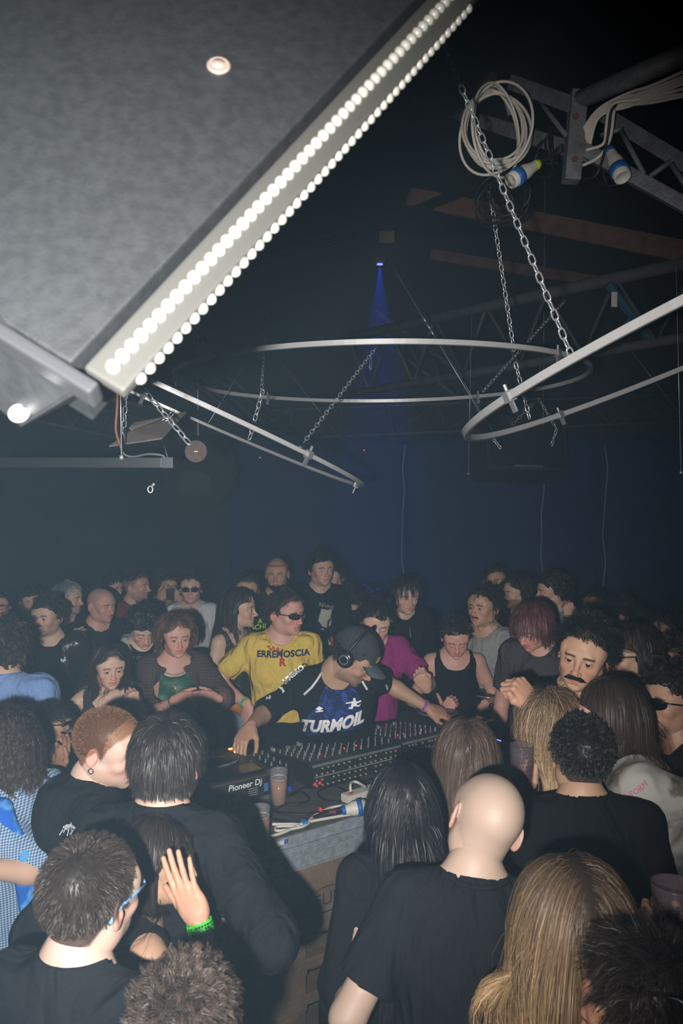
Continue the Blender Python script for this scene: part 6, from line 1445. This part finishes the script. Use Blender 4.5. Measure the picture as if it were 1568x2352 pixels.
d_shape([[(-8, 3), (-3, -6), (0, 1), (5, -7), (8, 1), (2, 7), (-2, 2)]], 616, 1602, 25)
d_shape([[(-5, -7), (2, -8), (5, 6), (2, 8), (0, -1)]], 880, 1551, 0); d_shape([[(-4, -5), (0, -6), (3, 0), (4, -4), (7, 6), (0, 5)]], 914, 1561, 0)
d_shape(stroke2d([(0, 0), (-10, 16), (-24, 34), (-42, 50)], 5), 738, 1546, 0, M_SIL, 'piping'); d_shape(stroke2d([(0, 0), (5, 12), (15, 28)], 5), 828, 1556, 0, M_SIL, 'piping')

# --- prints on other clothes
pg = PEOPLE['ginger']; cb_ = V3(pix(172, 1895, 2.3)); k_ = 2.3/FPX; mk = []
rr_ = random.Random(5)
for i_ in range(9):
    a0 = 2.5-i_*.22; cx_, cy_ = 30*math.cos(a0)+6, -28*math.sin(a0)+14; mk += stroke2d([(cx_+6*math.cos(t+a0)*1.2, cy_+4*math.sin(t)) for t in np.linspace(0, 6.28, 9)], 2)
for x0, y0, x1, y1 in ((-25, 14, -16, -10), (-16, 18, -8, -14), (-10, 12, 0, -8), (-6, -18, -4, 8), (-34, 20, -26, 6), (6, -4, 14, 10), (4, 12, 12, 2), (-20, 2, -12, 4)): mk += stroke2d([(x0, y0), (x1, y1)], 2.2)
V_, F_ = shape2d([[(x*k_, -y*k_) for x, y in p] for p in mk], .02); decal(pg, V_, F_, cb_, (1, .25, 0), (0, 0, 1), M_INK, 'chain_print')
pt = PEOPLE['tie_dye']; mp = mat('pink_ink', lin(190, 90, 120), rough=.8); cb_ = V3(pix(1446, 1797, 2.4))
text_on(pt, 'RINFORM', cb_, (.75, -.2, .6), (-.5, 0, .8), .022, mp); text_on(pt, 'RADEL', V3(pix(1448, 1862, 2.4)), (1, .0, .1), (0, 0, 1), .045, mat('dim_ink')); text_on(pt, 'LIFE', V3(pix(1450, 1882, 2.4)), (1, .0, .1), (0, 0, 1), .024, mat('dim_ink'))
# ginger's shoulder strap, checked man's scarf and bandana
def scarf(pr, name, pts, r, m, h=.009, amp=.006):
    g = Grid(np.min(pts, 0)-.08, np.max(pts, 0)+.08, h)
    for a, b in zip(pts[:-1], pts[1:]): g.cap(a, b, r, k=.015, flat=.45, side=nrm(V3([.4, -.7, .4])))
    V, Q = g.mesh(); V = V+normals(V, Q)*(noise(V, 30)*amp)[:, None]; return link(name, V, Q, m, pr['o'], True)
pc = PEOPLE['check_shirt']; Cc_ = pc['C']
scarf(pc, 'blue_scarf', V3([Cc_(.03, .13, -.15), Cc_(-.06, .10, .02), Cc_(-.10, .02, .07), Cc_(-.12, -.07, .045), Cc_(-.10, -.15, -.10), Cc_(-.09, -.16, -.32)]), .030, pattern_mat('scarf_dye', 'tiedye', lin(30, 100, 200), lin(90, 160, 220), 14))
bd = V3(pix(72, 2110, 2.35)); k_ = 2.35/FPX
mb = MB(); mb.prism([tuple(bd+V3([x*k_, 0, -y*k_])) for x, y in ((-22, -60), (15, -45), (18, -10), (6, 10), (8, 95), (-16, 88), (-12, 20))], (0, .006, 0)); ob = mb.build('bandana', mat('red_bandana', lin(128, 34, 48), rough=.9, var=.25, vscale=60), pc['o'])
mb = MB()
for t in np.linspace(0, 6.28, 12, endpoint=False): mb.tube([bd+V3([(-4+3*math.cos(t))*k_, -.002, (22+6*math.sin(t))*k_]), bd+V3([(-4+9*math.cos(t))*k_, -.002, (22+16*math.sin(t))*k_])], .0011, 4)
mb.build('paisley_print', mat('pale_print', lin(200, 190, 190), rough=.8), ob)
# handheld phone of the person at the right edge
tag(MB().box(pix(1508, 1545, 3.27), (.075, .012, .15), Matrix.Rotation(.2, 3, 'Y'), .004).build('phone', M_BLACK), 'dark phone held up at the right edge above the oval sunglasses', 'phone')

import gc
PEOPLE.clear(); HEADS.clear(); HANDS.clear(); del dj, pr, pg, pt, pc; gc.collect()
# ---------------------------------------------------------------- haze
hz = MB().box((0, 4.35, 2.7), (16.1, 10.3, 5.3)).build('haze', None)
hm = bpy.data.materials.new('stage_haze'); hm.use_nodes = True; nt = hm.node_tree; nt.nodes.clear()
vo = nt.nodes.new('ShaderNodeVolumeScatter'); ou = nt.nodes.new('ShaderNodeOutputMaterial'); vo.inputs['Color'].default_value = (.50, .76, 1, 1); vo.inputs['Density'].default_value = HAZE; vo.inputs['Anisotropy'].default_value = 0.0
nt.links.new(vo.outputs[0], ou.inputs['Volume']); hz.data.materials.append(hm); tag(hz, 'thin bluish stage haze filling the whole room', 'haze', kind='stuff')
